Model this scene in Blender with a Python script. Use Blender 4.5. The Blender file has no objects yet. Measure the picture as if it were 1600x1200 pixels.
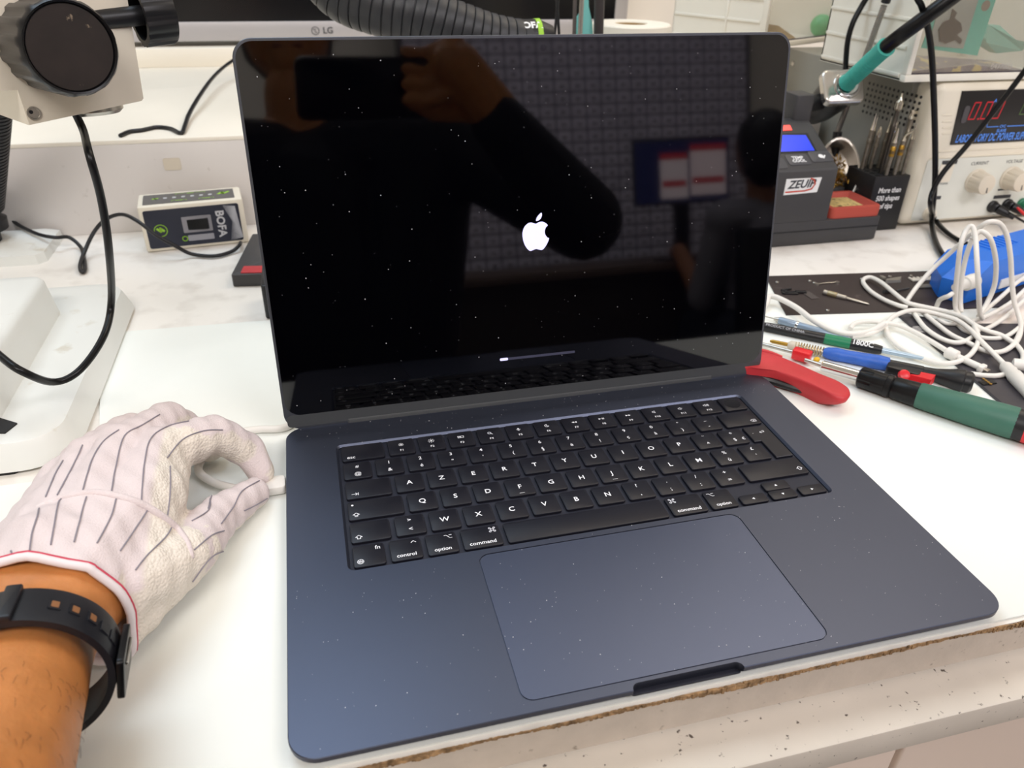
import bpy, bmesh, math, random
from mathutils import Vector, Matrix
random.seed(7)
C = bpy.context.scene.collection
SC = bpy.context.scene
S = 0.001                                     # everything below is written in millimetres
PI = math.pi

# ------------------------------------------------------------------ camera, light, exposure
CAM = Vector((-135.44, -194.64, 289.71))
ROT = Matrix(((0.96861387, -0.24791568, 0.01802709), (-0.1118299, -0.4993938, -0.85912741), (0.22199377, 0.83014676, -0.51144415)))
FPX = 1198.79
cd = bpy.data.cameras.new('camera'); cam = bpy.data.objects.new('camera', cd); C.objects.link(cam)
cd.sensor_fit = 'HORIZONTAL'; cd.sensor_width = 36.0; cd.lens = FPX / 1600 * 36.0
cd.clip_start = 0.01; cd.clip_end = 30
cd.dof.use_dof = True; cd.dof.focus_distance = 0.44; cd.dof.aperture_fstop = 14.0
m3 = Matrix((ROT[0], -ROT[1], -ROT[2])).transposed()
cam.matrix_world = Matrix.Translation(CAM * S) @ m3.to_4x4()
SC.camera = cam
SC.view_settings.view_transform = 'Standard'; SC.view_settings.look = 'None'
SC.view_settings.gamma = 1.0; SC.view_settings.exposure = -0.06; SC.view_settings.use_curve_mapping = False
w = bpy.data.worlds.new('world'); SC.world = w; w.use_nodes = True
w.node_tree.nodes['Background'].inputs[0].default_value = (0.95, 0.97, 1.0, 1)
w.node_tree.nodes['Background'].inputs[1].default_value = 0.35

def area(name, loc, size, power, col, tgt):
    l = bpy.data.lights.new(name, 'AREA'); l.shape = 'RECTANGLE'; l.size = size[0]; l.size_y = size[1]
    l.energy = power; l.color = col
    o = bpy.data.objects.new(name, l); C.objects.link(o); o.location = Vector(loc) * S
    o.rotation_euler = (Vector(tgt) - Vector(loc)).to_track_quat('-Z', 'Y').to_euler()
    return o
LIGHTS = ((1050, 800, 12, (1.0, 0.89, 0.75), 'right of the bench'), (-620, 860, 15, (0.66, 0.83, 1.0), 'left of the bench'),
          (-700, -1250, 34, (1.0, 0.97, 0.95), 'aisle'), (1100, -1250, 34, (0.98, 0.95, 1.0), 'far desk'))
for lx, ly, lp, lc, _ in LIGHTS: area('ceiling_panel_light', (lx, ly, 1690), (1.2, 0.6), lp, lc, (lx, ly, 0))

# ------------------------------------------------------------------ from a pixel of the photograph to a point on a real plane
def ray(x, y):
    return ROT.transposed() @ Vector(((x - 800) / FPX, (y - 600) / FPX, 1))
def at(x, y, z=0.0):
    d = ray(x, y); return CAM + d * ((z - CAM.z) / d.z)
def atY(x, y, Y):
    d = ray(x, y); return CAM + d * ((Y - CAM.y) / d.y)
def atP(x, y, p, n):
    d = ray(x, y); p = Vector(p); n = Vector(n); return CAM + d * ((p - CAM).dot(n) / d.dot(n))

# ------------------------------------------------------------------ materials
def lin(h):
    v = [int(h[i:i + 2], 16) / 255 for i in (0, 2, 4)]
    return tuple(x / 12.92 if x <= .04045 else ((x + .055) / 1.055) ** 2.4 for x in v) + (1,)
MATS = {}
def mat(name, hexc, rough=.5, metal=0., spec=.5, noise=0., nscale=40., bump=0., bscale=200., emit=None, estr=0., alpha=1., trans=0., ior=1.45, coat=0., dirt=None, dscale=60., dlo=.62, dhi=.72, sub=0.):
    m = bpy.data.materials.new(name); m.use_nodes = True; nt = m.node_tree; b = nt.nodes['Principled BSDF']
    b.inputs['Base Color'].default_value = lin(hexc); b.inputs['Roughness'].default_value = rough
    b.inputs['Metallic'].default_value = metal; b.inputs['Specular IOR Level'].default_value = spec
    b.inputs['IOR'].default_value = ior; b.inputs['Transmission Weight'].default_value = trans
    b.inputs['Alpha'].default_value = alpha; b.inputs['Coat Weight'].default_value = coat
    if sub:
        b.inputs['Subsurface Weight'].default_value = sub; b.inputs['Subsurface Scale'].default_value = .004
    if emit:
        b.inputs['Emission Color'].default_value = lin(emit); b.inputs['Emission Strength'].default_value = estr
    tc = nt.nodes.new('ShaderNodeTexCoord')
    col = None
    if noise:
        n = nt.nodes.new('ShaderNodeTexNoise'); n.inputs['Scale'].default_value = nscale; n.inputs['Detail'].default_value = 4
        nt.links.new(tc.outputs['Object'], n.inputs['Vector'])
        hv = nt.nodes.new('ShaderNodeHueSaturation'); hv.inputs['Color'].default_value = lin(hexc)
        mr = nt.nodes.new('ShaderNodeMapRange'); mr.inputs['From Min'].default_value = .3; mr.inputs['From Max'].default_value = .7
        mr.inputs['To Min'].default_value = 1 - noise; mr.inputs['To Max'].default_value = 1 + noise
        nt.links.new(n.outputs['Fac'], mr.inputs['Value']); nt.links.new(mr.outputs[0], hv.inputs['Value'])
        col = hv.outputs['Color']
    if dirt:
        n2 = nt.nodes.new('ShaderNodeTexNoise'); n2.inputs['Scale'].default_value = dscale; n2.inputs['Detail'].default_value = 6
        nt.links.new(tc.outputs['Object'], n2.inputs['Vector'])
        mr2 = nt.nodes.new('ShaderNodeMapRange'); mr2.inputs['From Min'].default_value = dlo; mr2.inputs['From Max'].default_value = dhi
        nt.links.new(n2.outputs['Fac'], mr2.inputs['Value'])
        mx = nt.nodes.new('ShaderNodeMix'); mx.data_type = 'RGBA'
        nt.links.new(mr2.outputs[0], mx.inputs['Factor'])
        if col: nt.links.new(col, mx.inputs['A'])
        else: mx.inputs['A'].default_value = lin(hexc)
        mx.inputs['B'].default_value = lin(dirt); col = mx.outputs['Result']
    if col: nt.links.new(col, b.inputs['Base Color'])
    if bump:
        n3 = nt.nodes.new('ShaderNodeTexNoise'); n3.inputs['Scale'].default_value = bscale; n3.inputs['Detail'].default_value = 3
        nt.links.new(tc.outputs['Object'], n3.inputs['Vector'])
        bp = nt.nodes.new('ShaderNodeBump'); bp.inputs['Strength'].default_value = bump; bp.inputs['Distance'].default_value = .001
        nt.links.new(n3.outputs['Fac'], bp.inputs['Height']); nt.links.new(bp.outputs[0], b.inputs['Normal'])
    MATS[name] = m
    return m

# ------------------------------------------------------------------ mesh builder
class MB:
    def __init__(s, M=None):
        s.bm = bmesh.new(); s.M = M or Matrix(); s.mi = 0
    def v(s, p): return s.bm.verts.new(s.M @ Vector(p))
    def f(s, vs):
        try:
            fc = s.bm.faces.new(vs); fc.material_index = s.mi; return fc
        except ValueError: return None
    def loops(s, rings, cap0=True, cap1=True, close=True):
        R = [[s.v(p) for p in r] for r in rings]
        n = len(R[0])
        for a, b in zip(R, R[1:]):
            for i in range(n if close else n - 1):
                j = (i + 1) % n; s.f((a[i], a[j], b[j], b[i]))
        if cap0: s.f(list(reversed(R[0])))
        if cap1: s.f(R[-1])
        return s
    def box(s, a, b, bev=0.):
        x0, y0, z0 = a; x1, y1, z1 = b
        bv = min(bev, abs(x1 - x0) / 2.01, abs(y1 - y0) / 2.01, abs(z1 - z0) / 2.01)
        def ring(i, z): return [(x0 + i, y0 + i, z), (x1 - i, y0 + i, z), (x1 - i, y1 - i, z), (x0 + i, y1 - i, z)]
        if bv <= 0: return s.loops([ring(0, z0), ring(0, z1)])
        return s.rbox(a, b, bv, bv)
    def rrect(s, x0, y0, x1, y1, r, n=4, i=0.):
        x0 += i; y0 += i; x1 -= i; y1 -= i; r = max(r - i, .01); out = []
        for cx, cy, a0 in ((x1 - r, y0 + r, -PI / 2), (x1 - r, y1 - r, 0), (x0 + r, y1 - r, PI / 2), (x0 + r, y0 + r, PI)):
            for k in range(n + 1):
                a = a0 + PI / 2 * k / n; out.append((cx + r * math.cos(a), cy + r * math.sin(a)))
        return out
    def rbox(s, a, b, r, bev=0., n=4):
        x0, y0, z0 = a; x1, y1, z1 = b
        rr = lambda i, z: [(p[0], p[1], z) for p in s.rrect(x0, y0, x1, y1, r, n, i)]
        if bev <= 0: return s.loops([rr(0, z0), rr(0, z1)])
        k = bev * .3
        return s.loops([rr(bev, z0), rr(k, z0 + k), rr(0, z0 + bev), rr(0, z1 - bev), rr(k, z1 - k), rr(bev, z1)])
    def prism(s, poly, z0, z1, bev=0.):
        return s.loops([[(x, y, z0) for x, y in poly], [(x, y, z1) for x, y in poly]])
    def hull8(s, lo, hi):
        return s.loops([lo, hi])
    def lathe(s, p, d, prof, n=20, sx=1., sy=1., up=None, cap0=True, cap1=True):
        d = Vector(d).normalized(); p = Vector(p)
        u = Vector(up) if up else (Vector((0, 0, 1)) if abs(d.z) < .9 else Vector((1, 0, 0)))
        u = (u - d * u.dot(d)).normalized(); q = d.cross(u)
        rings = [[p + d * t + (q * (math.cos(2 * PI * k / n) * sx) + u * (math.sin(2 * PI * k / n) * sy)) * max(r, .01) for k in range(n)] for t, r in prof]
        return s.loops(rings, cap0, cap1)
    def cyl(s, p0, p1, r0, r1=None, n=16, bev=0.):
        p0 = Vector(p0); p1 = Vector(p1); L = (p1 - p0).length; r1 = r0 if r1 is None else r1
        pr = [(0, r0), (L, r1)] if not bev else [(0, r0 - bev), (bev, r0), (L - bev, r1), (L, r1 - bev)]
        return s.lathe(p0, p1 - p0, pr, n)
    def tube(s, pts, r, n=8, smooth=6, closed=False, rad=None):
        P = [Vector(p) for p in pts]
        if smooth: P = spline(P, smooth, closed)
        m = len(P); T = []
        for i in range(m):
            a = P[(i - 1) % m] if (closed or i > 0) else P[0]; b = P[(i + 1) % m] if (closed or i < m - 1) else P[-1]
            T.append((b - a).normalized())
        u = Vector((0, 0, 1)) if abs(T[0].z) < .9 else Vector((1, 0, 0)); rings = []
        for i in range(m):
            u = (u - T[i] * u.dot(T[i])).normalized(); q = T[i].cross(u)
            rr = r if rad is None else rad(i / (m - 1)) * r
            rings.append([P[i] + (u * math.cos(2 * PI * k / n) + q * math.sin(2 * PI * k / n)) * rr for k in range(n)])
        if closed: rings.append(rings[0]); return s.loops(rings, False, False)
        return s.loops(rings)
    def sphere(s, c, r, n=14, m=9, sc=(1, 1, 1)):
        c = Vector(c)
        rings = [[c + Vector((r * sc[0] * math.sin(PI * j / m) * math.cos(2 * PI * k / n), r * sc[1] * math.sin(PI * j / m) * math.sin(2 * PI * k / n), -r * sc[2] * math.cos(PI * j / m))) for k in range(n)] for j in range(1, m)]
        return s.loops(rings)
    def disc(s, c, r, n=20, sx=1., sy=1.):
        s.f([s.v((c[0] + r * sx * math.cos(2 * PI * k / n), c[1] + r * sy * math.sin(2 * PI * k / n), c[2])) for k in range(n)]); return s
    def poly(s, pts): s.f([s.v(p) for p in pts]); return s
    def stroke(s, pts, w, z=0., closed=False):
        P = [Vector((p[0], p[1], 0)) for p in pts]
        if closed: P.append(P[0])
        for a, b in zip(P, P[1:]):
            d = (b - a)
            if d.length < 1e-6: continue
            d = d.normalized() * w / 2; n = Vector((-d.y, d.x, 0))
            s.f([s.v((q.x, q.y, z)) for q in (a - d * .6 + n * -1, b + d * .6 - n, b + d * .6 + n, a - d * .6 + n)])
        return s
    def build(s, name, mats, parent=None, kind=None, angle=35, recalc=True):
        if recalc: bmesh.ops.recalc_face_normals(s.bm, faces=s.bm.faces)
        bmesh.ops.scale(s.bm, vec=(S, S, S), verts=s.bm.verts)
        me = bpy.data.meshes.new(name); s.bm.to_mesh(me); s.bm.free()
        return link(name, me, mats, parent, kind, angle)
def link(name, me, mats, parent=None, kind=None, angle=35):
    for m in (mats if isinstance(mats, (list, tuple)) else [mats]): me.materials.append(m)
    me.shade_smooth(); me.set_sharp_from_angle(angle=math.radians(angle))
    o = bpy.data.objects.new(name, me); C.objects.link(o)
    if parent: o.parent = parent
    if kind: o['kind'] = kind
    return o
def spline(P, k, closed=False):
    n = len(P); out = []
    g = lambda i: P[i % n] if closed else P[max(0, min(n - 1, i))]
    for i in range(n if closed else n - 1):
        a, b, c, d = g(i - 1), g(i), g(i + 1), g(i + 2)
        for j in range(k):
            t = j / k
            out.append(.5 * ((2 * b) + (c - a) * t + (2 * a - 5 * b + 4 * c - d) * t * t + (3 * b - a - 3 * c + d) * t ** 3))
    if not closed: out.append(P[-1])
    return out
def tag(o, label, cat, group=None, kind=None):
    o['label'] = label; o['category'] = cat
    if group: o['group'] = group
    if kind: o['kind'] = kind
    return o
def thing(name, label, cat, loc=(0, 0, 0), rz=0., group=None):
    o = bpy.data.objects.new(name, None); C.objects.link(o); o.empty_display_size = .01
    o.location = Vector(loc) * S; o.rotation_euler = (0, 0, rz)
    return tag(o, label, cat, group)
def frame(o, x, y=None, z=None):
    """matrix with origin o, x axis x, z axis z (orthonormalised)"""
    x = Vector(x).normalized(); z = Vector(z) if z is not None else Vector((0, 0, 1))
    z = (z - x * z.dot(x)).normalized(); y = z.cross(x)
    return Matrix(((x.x, y.x, z.x, o[0]), (x.y, y.y, z.y, o[1]), (x.z, y.z, z.z, o[2]), (0, 0, 0, 1)))
def evalmesh(o):
    dg = bpy.context.evaluated_depsgraph_get(); dg.update()
    me = bpy.data.meshes.new_from_object(o.evaluated_get(dg), depsgraph=dg)
    return me
FC = {}
def fontmesh(t, shear=0., bold=0.):
    k = (t, shear, bold)
    if k not in FC:
        cu = bpy.data.curves.new('t', 'FONT'); cu.body = t; cu.size = 1; cu.align_x = 'CENTER'; cu.align_y = 'CENTER'; cu.shear = shear
        cu.resolution_u = 3; cu.offset = bold; cu.space_line = .85
        o = bpy.data.objects.new('t', cu); C.objects.link(o)
        me = evalmesh(o); C.objects.unlink(o); bpy.data.objects.remove(o)
        FC[k] = ([v.co.copy() for v in me.vertices], [tuple(p.vertices) for p in me.polygons])
    return FC[k]
def put_text(mb, t, size, x, y, z=0., shear=0., bold=0., sx=1., ax='c'):
    vs, fs = fontmesh(t, shear, bold)
    if not vs: return
    off = 0
    if ax == 'l': off = -min(q.x for q in vs) * size * sx
    if ax == 'r': off = -max(q.x for q in vs) * size * sx
    V = [mb.v((x + off + q.x * size * sx, y + q.y * size, z)) for q in vs]
    for f in fs: mb.f([V[i] for i in f])
def text(t, size, M, m, parent, name='lettering', shear=0., bold=0., sx=1., ax='c'):
    mb = MB(M); put_text(mb, t, size, 0, 0, 0, shear, bold, sx, ax)
    return mb.build(name, m, parent, recalc=False)
def blob(chain, voxel, smooth=3, n=12):
    """one continuous skin around tapered limbs: chain of (p0, r0, p1, r1)"""
    bm = bmesh.new()
    for p0, r0, p1, r1 in chain:
        b2 = bmesh.new()
        for p, r in ((p0, r0), (p1, r1)):
            bmesh.ops.create_icosphere(b2, subdivisions=2, radius=r * S, matrix=Matrix.Translation(Vector(p) * S))
        h = bmesh.ops.convex_hull(b2, input=b2.verts)
        bmesh.ops.delete(b2, geom=list({g for g in h['geom_interior'] + h['geom_unused'] if isinstance(g, bmesh.types.BMVert)}), context='VERTS')
        me = bpy.data.meshes.new('q'); b2.to_mesh(me); b2.free(); bm.from_mesh(me); bpy.data.meshes.remove(me)
    me = bpy.data.meshes.new('q'); bm.to_mesh(me); bm.free()
    o = bpy.data.objects.new('q', me); C.objects.link(o)
    md = o.modifiers.new('r', 'REMESH'); md.mode = 'VOXEL'; md.voxel_size = voxel * S
    sm = o.modifiers.new('s', 'SMOOTH'); sm.iterations = smooth; sm.factor = .5
    out = evalmesh(o); C.objects.unlink(o); bpy.data.objects.remove(o); return out
def boolean(o, cutters):
    for c in cutters:
        md = o.modifiers.new('b', 'BOOLEAN'); md.operation = 'DIFFERENCE'; md.object = c; md.solver = 'EXACT'
    me = evalmesh(o); o.modifiers.clear(); o.data = me
    for c in cutters:
        C.objects.unlink(c); bpy.data.objects.remove(c)
    me.shade_smooth(); me.set_sharp_from_angle(angle=math.radians(30))

# ------------------------------------------------------------------ materials used
WHITE = mat('white_laminate', 'f1ece4', .38, noise=.02, nscale=12, dirt='d9d2c9', dscale=34, dlo=.52, dhi=.80)
CREAM = mat('cream_board', 'efe7d8', .45, noise=.02, nscale=9)
UPST = mat('grey_white_board', 'd9d3ce', .42, noise=.02, nscale=8, dirt='b0a79d', dscale=70, dlo=.68, dhi=.8)
MATW = mat('white_mat_rubber', 'eef0ea', .5, noise=.015, nscale=14)
EDGE = mat('worn_board_edge', 'd5c9bb', .6, noise=.06, nscale=60, dirt='8d7f70', dscale=160, dlo=.64, dhi=.74, bump=.3)
CHIP = mat('chipboard', 'a58560', .9, noise=.55, nscale=260, bump=1., bscale=500)
TRAYB = mat('dirty_cream_board', 'dcd3c6', .55, noise=.05, nscale=25, dirt='5b5048', dscale=330, dlo=.655, dhi=.72)
DRAWF = mat('drawer_front_board', 'dccabb', .55)
MIDN = mat('midnight_aluminium', '535868', .40, metal=.88)
MIDP = mat('midnight_trackpad', '596075', .38, metal=.85)
KEYM = mat('key_black', '15151e', .42, spec=.45)
WELL = mat('well_black', '20222e', .6)
LEG = mat('legend_white', 'e6e6ea', .6, emit='e6e6ea', estr=.25)
GLASS = mat('screen_glass', '010103', .04, spec=.68)
LOGO = mat('screen_pixels', 'c8c8ff', .5, emit='cfcdf7', estr=.85)
DIMP = mat('screen_pixels_dim', '20202c', .5, emit='4a4a60', estr=.5)
DUST = mat('dust', 'dcdce0', .8)
BLK = mat('black_plastic', '17171a', .4, noise=.08, nscale=60)
BLKG = mat('black_glossy_plastic', '0d0d0f', .32, spec=.3, noise=.1, nscale=50)
GRYD = mat('dark_grey_plastic', '3c3b3c', .5, noise=.04, nscale=50)
RUB = mat('black_rubber', '1b1b1d', .6)
STEEL = mat('brushed_steel', 'b9b4ac', .3, metal=.9, noise=.1, nscale=200)
CHROME = mat('chrome', 'd8d8d8', .12, metal=1.)
BRASS = mat('brass', 'b08a3c', .35, metal=.9)
TEAL = mat('teal_rubber', '3fae9f', .5)
RED = mat('red_rubber', 'c0343a', .5, noise=.05, nscale=80)
REDB = mat('bright_red_plastic', 'd8262e', .35)
BLUE = mat('blue_plastic', '1f6fd6', .42)
BLUT = mat('blue_shrink_sleeve', '2f5fb8', .45, noise=.12, nscale=120, bump=.4, bscale=260)
GREENH = mat('green_handle', '3d6a5a', .5, noise=.05, nscale=70)
GREENB = mat('green_band', '1b7a52', .45)
WCAB = mat('white_cable_rubber', 'e6e2db', .5, noise=.02, nscale=20)
CAPP = mat('ivory_plastic', 'e9e1cf', .42, noise=.015, nscale=18)
PSUG = mat('grey_painted_steel', '8b8981', .5, noise=.03, nscale=30)
PSUF = mat('pale_front_plate', 'dfe0d6', .45, noise=.02, nscale=30)
INK = mat('dark_print', '3a3c40', .6)
BLUI = mat('blue_print', '4f86e0', .5, emit='4f86e0', estr=.15)
GRNI = mat('green_print', '9acb3c', .6)
WHTI = mat('white_print', 'e8e8e8', .6)
REDI = mat('red_print', 'c9432e', .6)

# ------------------------------------------------------------------ the room
def struct(name, mb, m):
    o = mb.build(name, m); o['kind'] = 'structure'; return o
WALLM = mat('wall_paint', 'ece6dc', .6, noise=.01, nscale=5)
FLOORM = mat('floor_tiles', '9a938a', .5, noise=.05, nscale=3)
X0, X1, Y0, Y1, Z0, Z1 = -2200, 2600, -2600, 1260, -760, 1700
struct('floor', MB().box((X0, Y0, Z0 - 60), (X1, Y1, Z0)), FLOORM)
struct('ceiling', MB().box((X0, Y0, Z1), (X1, Y1, Z1 + 60)), WALLM)
struct('wall_back', MB().box((X0, Y1, Z0), (X1, Y1 + 80, Z1)), WALLM)
struct('wall_front', MB().box((X0, Y0 - 80, Z0), (X1, Y0, Z1)), WALLM)
struct('wall_left', MB().box((X0 - 80, Y0, Z0), (X0, Y1, Z1)), WALLM)
struct('wall_right', MB().box((X1, Y0, Z0), (X1 + 80, Y1, Z1)), WALLM)

# ------------------------------------------------------------------ workbench
bench = thing('workbench', 'white laminate workbench with chipped front edge carrying the open laptop', 'workbench', (0, 0, 0))
MB().box((-1100, .6, -24), (1250, 1200, -.6), 0).build('tabletop', WHITE, bench)
# thin laminate skin on top and worn edge
bm = MB()
n = 160; xs = [-1100 + 2350 * i / n for i in range(n + 1)]
front = []
for x in xs:
    front.append((x, -.9 + random.uniform(-.15, .15) + (random.uniform(0, .9) if -60 < x < 260 and random.random() < .5 else 0)))
bm.loops([[(x, y, -.8) for x, y in front] + [(1250, 1200, -.8), (-1100, 1200, -.8)], [(x, y, 0) for x, y in front] + [(1250, 1200, 0), (-1100, 1200, 0)]])
bm.build('laminate_sheet', WHITE, bench)
bm = MB(); rows = 5
for i in range(420):
    x = -220 + i * 1.2
    k_ = .5 + .5 * math.sin(x * .06) * math.sin(x * .023 + 1)
    hgt = (1.0 + 2.2 * k_) * random.uniform(.7, 1.15); fr = -1.1 - .5 * k_ + random.uniform(-.25, .25)
    bm.box((x, fr, -.8 - hgt), (x + 1.3, 2, -.5 + random.uniform(-.25, .3)))
bm.build('chipped_edge', CHIP, bench, kind='stuff')
bm = MB().box((-1100, -.4, -23), (1250, .7, -1.6), 0); bm.build('edge_band', EDGE, bench)
MB().box((-1100, -24, -44), (1250, 400, -26), 1.2).build('pull_out_board', TRAYB, bench)
for x0, x1 in ((-1090, -700), (-690, -300), (-290, 115), (119, 520), (524, 930)):
    MB().box((x0, -16, -260), (x1, 2, -50), 1.5).build('drawer_front', DRAWF, bench)
MB().box((-1100, 4, -760), (1250, 1180, -262)).build('cabinet_body', DRAWF, bench)
# raised shelf at the back (upstand) and the step under the monitor
MB().box((-1100, 675, 0), (493, 693, 94), .8).build('upstand', UPST, bench)
MB().box((-1100, 674, 92.5), (493, 1258, 97), .8).build('raised_shelf', CREAM, bench)
MB().box((-1100, 1143, 97), (520, 1258, 123.5), 1).build('monitor_step', CREAM, bench)
p = atY(269, 256, 674.6)
MB().rbox((0, 0, 0), (17, 13, .5), 2).M
mb = MB(Matrix.Translation((p.x - 8.5, 674.9, p.z - 6.5)) @ Matrix.Rotation(PI / 2, 4, 'X')); mb.rbox((0, 0, 0), (17, 12.5, .6), 2); mb.build('sticker', mat('beige_sticker', 'd8cdbb', .6), bench)

wm = thing('work_mat', 'thin smooth white mat under the laptop and gloved hand', 'mat')
mb = MB(); mb.prism([(-296, 226), (-287, 262), (-299, 330), (-300, 424), (530, 398), (760, 330), (760, 1.2), (-640, 1.2), (-640, 226)], .05, 1.2); mb.build('mat_sheet', MATW, wm)

# ------------------------------------------------------------------ laptop
TT = math.radians(79.85); HY, HZ = 236.77, 9.77
lap = thing('laptop', 'open dark midnight laptop with black screen standing on the white mat', 'laptop', (0, 0, 0))
ZT = 9.0
mb = MB(); R = lambda i, z, r=12.5: [(q[0], q[1], z) for q in mb.rrect(-170.2, 0, 170.2, 237.6, r, 8, i)]
mb.loops([R(16, 2.4), R(5, 3.6), R(1.2, 4.9), R(.1, 6.2), R(0, ZT - .35), R(.35, ZT)])
base = mb.build('base', MIDN, lap, angle=28)
c1 = MB(); W_ = lambda i, z: [(q[0], q[1], z) for q in c1.rrect(-139.8, 100.4, 139.8, 211.8, 3.5, 4, i)]
c1 = c1.loops([W_(.9, ZT - 2.1), W_(.9, ZT - 1.3), W_(-.5, ZT + .05), W_(-.5, ZT + 5)]).build('c', MIDN)
c2 = MB().rbox((-74.45, 5.4, ZT - .7), (74.45, 96.3, ZT + 5), 6, n=5).build('c', WELL)
mb = MB(); mb.rbox((-26.4, -6, 3), (26.4, 3.6, ZT + 5), 3.4, n=6); c3 = mb.build('c', WELL)
boolean(base, [c1, c2, c3])
MB().rbox((-138.8, 101.4, ZT - 2.15), (138.8, 210.8, ZT - 1.95), 3.5).build('keyboard_plate', WELL, lap)
MB().rbox((-26.3, .9, 4.0), (26.3, 3.5, 4.6), 1.2).build('opening_notch', WELL, lap)  # bare metal in truth; the recess's dark reflections are put into the colour
MB().rbox((-73.9, 5.95, ZT - .75), (73.9, 95.75, ZT - .08), 5.5, n=6).build('trackpad', MIDP, lap)
for x in (-150, 150):
    for y in (24, 214):
        MB().lathe((x, y, 1.2), (0, 0, 1), [(0, 6), (.8, 7), (1.6, 7)], 16).build('foot', RUB, lap)
# lid
LM = frame((0, HY, HZ), (1, 0, 0), None, (0, -math.sin(TT), math.cos(TT)))   # x right, y up the lid, z out of the glass
mb = MB(LM); Q = lambda i, z: [(q[0], q[1], z) for q in mb.rrect(-170.2, -1.5, 170.2, 229.8, 11, 8, i)]
mb.loops([Q(6, -4.2), Q(1.2, -3.4), Q(0, -2.2), Q(0, -.3), Q(.3, 0)]); mb.build('lid', mat('lid_aluminium', '5c5f66', .42, metal=.85), lap, angle=28)
mb = MB(LM); mb.rbox((-168.6, 8.6, -.2), (168.6, 228.2, .12), 9.5, n=8); mb.build('screen_glass', GLASS, lap)
HNG = mat('hinge_grey', '3e4042', .5, spec=.6)
mb = MB(LM); mb.box((-131, -4.5, -5), (131, 2.2, .7), 1.2); mb.build('hinge_bar', HNG, lap)
mb = MB(LM); mb.rbox((-168.6, .4, -.2), (168.6, 8.55, .1), 2.5, n=4); mb.build('lid_chin', HNG, lap)
mb = MB(LM); mb.disc((5, 222.5, .16), 1.6); mb.build('webcam', mat('webcam_lens', '1a1820', .2), lap)
def onlid(x, y):
    q = LM.inverted() @ atP(x, y, (0, HY, HZ), (0, -math.sin(TT), math.cos(TT))); return q.x, q.y
ax, ay = onlid(837, 363)
# fruit emblem on the screen
out = []
prof = [(0, 8.2), (1.8, 8.9), (4.2, 9.3), (6.6, 8.4), (8.3, 6.7), (7.0, 5.2), (6.3, 3.0), (6.6, .6), (8.0, -1.4), (9.2, -2.2), (8.0, -5.2), (6.2, -7.9), (4.3, -9.5), (2.4, -9.3), (0, -8.6), (-2.4, -9.3), (-4.3, -9.5), (-6.4, -7.6), (-8.2, -4.2), (-9.1, -.2), (-9.0, 3.5), (-7.6, 6.8), (-5.0, 8.9), (-2.6, 9.1)]
o_sp = spline([Vector((x, y, 0)) for x, y in prof], 4, True)
mb = MB(LM); mb.poly([(ax + v.x * .96, ay + v.y * .96 - 2.4, .2) for v in o_sp])
leaf = [(0.2, 10.2), (1.4, 13.0), (4.0, 15.2), (4.4, 13.4), (3.4, 11.2), (1.6, 10.1)]
leaf = spline([Vector((x, y, 0)) for x, y in leaf], 3, True)
mb.poly([(ax + v.x * .96, ay + v.y * .96 - 2.4, .2) for v in leaf]); mb.build('lit_emblem', LOGO, lap, recalc=False)
bx0, by0 = onlid(781, 562); bx1, by1 = onlid(898, 549)
mb = MB(LM); mb.poly([(bx0 + .5, by0 - .85, .18), (bx1, by0 - .85, .18), (bx1, by0 + .85, .18), (bx0 + .5, by0 + .85, .18)]); mb.build('progress_bar_track', DIMP, lap, recalc=False)
mb = MB(LM); mb.poly([(q[0], q[1], .22) for q in mb.rrect(bx0, by0 - .95, bx0 + 5.6, by0 + .95, .8)]); mb.build('progress_bar_fill', LOGO, lap, recalc=False)

# keys
U = 19.1; VP = 18.5; G = 2.7; KX0 = -139.8 + 2.75; KY0 = 211.8 - 1.6
KT = ZT - .25; KB = ZT - 1.9
def key(x, y, wu, hmm=VP - G, poly=None):
    """x in units, y top in mm; returns rectangle"""
    a = KX0 + x * U; return (a, y - hmm, a + wu * U - G, y)
KMESH = {}
def make_key(x, y, wu, legend=None, h=VP - G, poly=None):
    x0, y0, x1, y1 = key(x, y, wu, h)
    cx, cy = (x0 + x1) / 2, (y0 + y1) / 2
    kk = (round(wu, 3), round(h, 2))
    if poly:
        mb = MB(); r = [[(px - cx + (0 if i == 0 else .0), py - cy, z) for px, py in pts] for i, (pts, z) in enumerate(poly)]
        mb.loops(r); o = mb.build('key', KEYM, lap)
    elif kk in KMESH:
        o = bpy.data.objects.new('key', KMESH[kk]); C.objects.link(o); o.parent = lap
    else:
        mb = MB(); mb.rbox((x0 - cx, y0 - cy, KB), (x1 - cx, y1 - cy, KT), 1.5, .35, n=3); o = mb.build('key', KEYM, lap); KMESH[kk] = o.data
    o.location = (cx * S, cy * S, 0)
    if legend:
        mb = MB(); legend(mb, x0 - cx, y0 - cy, x1 - cx, y1 - cy); mb.build('legend', LEG, o, recalc=False)
    return o
ZL = KT + .06
def T(t, sz, fx, fy, ax='c', bold=.0):
    def f(mb, x0, y0, x1, y1):
        put_text(mb, t, sz, x0 + (x1 - x0) * fx, y0 + (y1 - y0) * fy, ZL, bold=bold, ax=ax)
    return f
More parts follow.
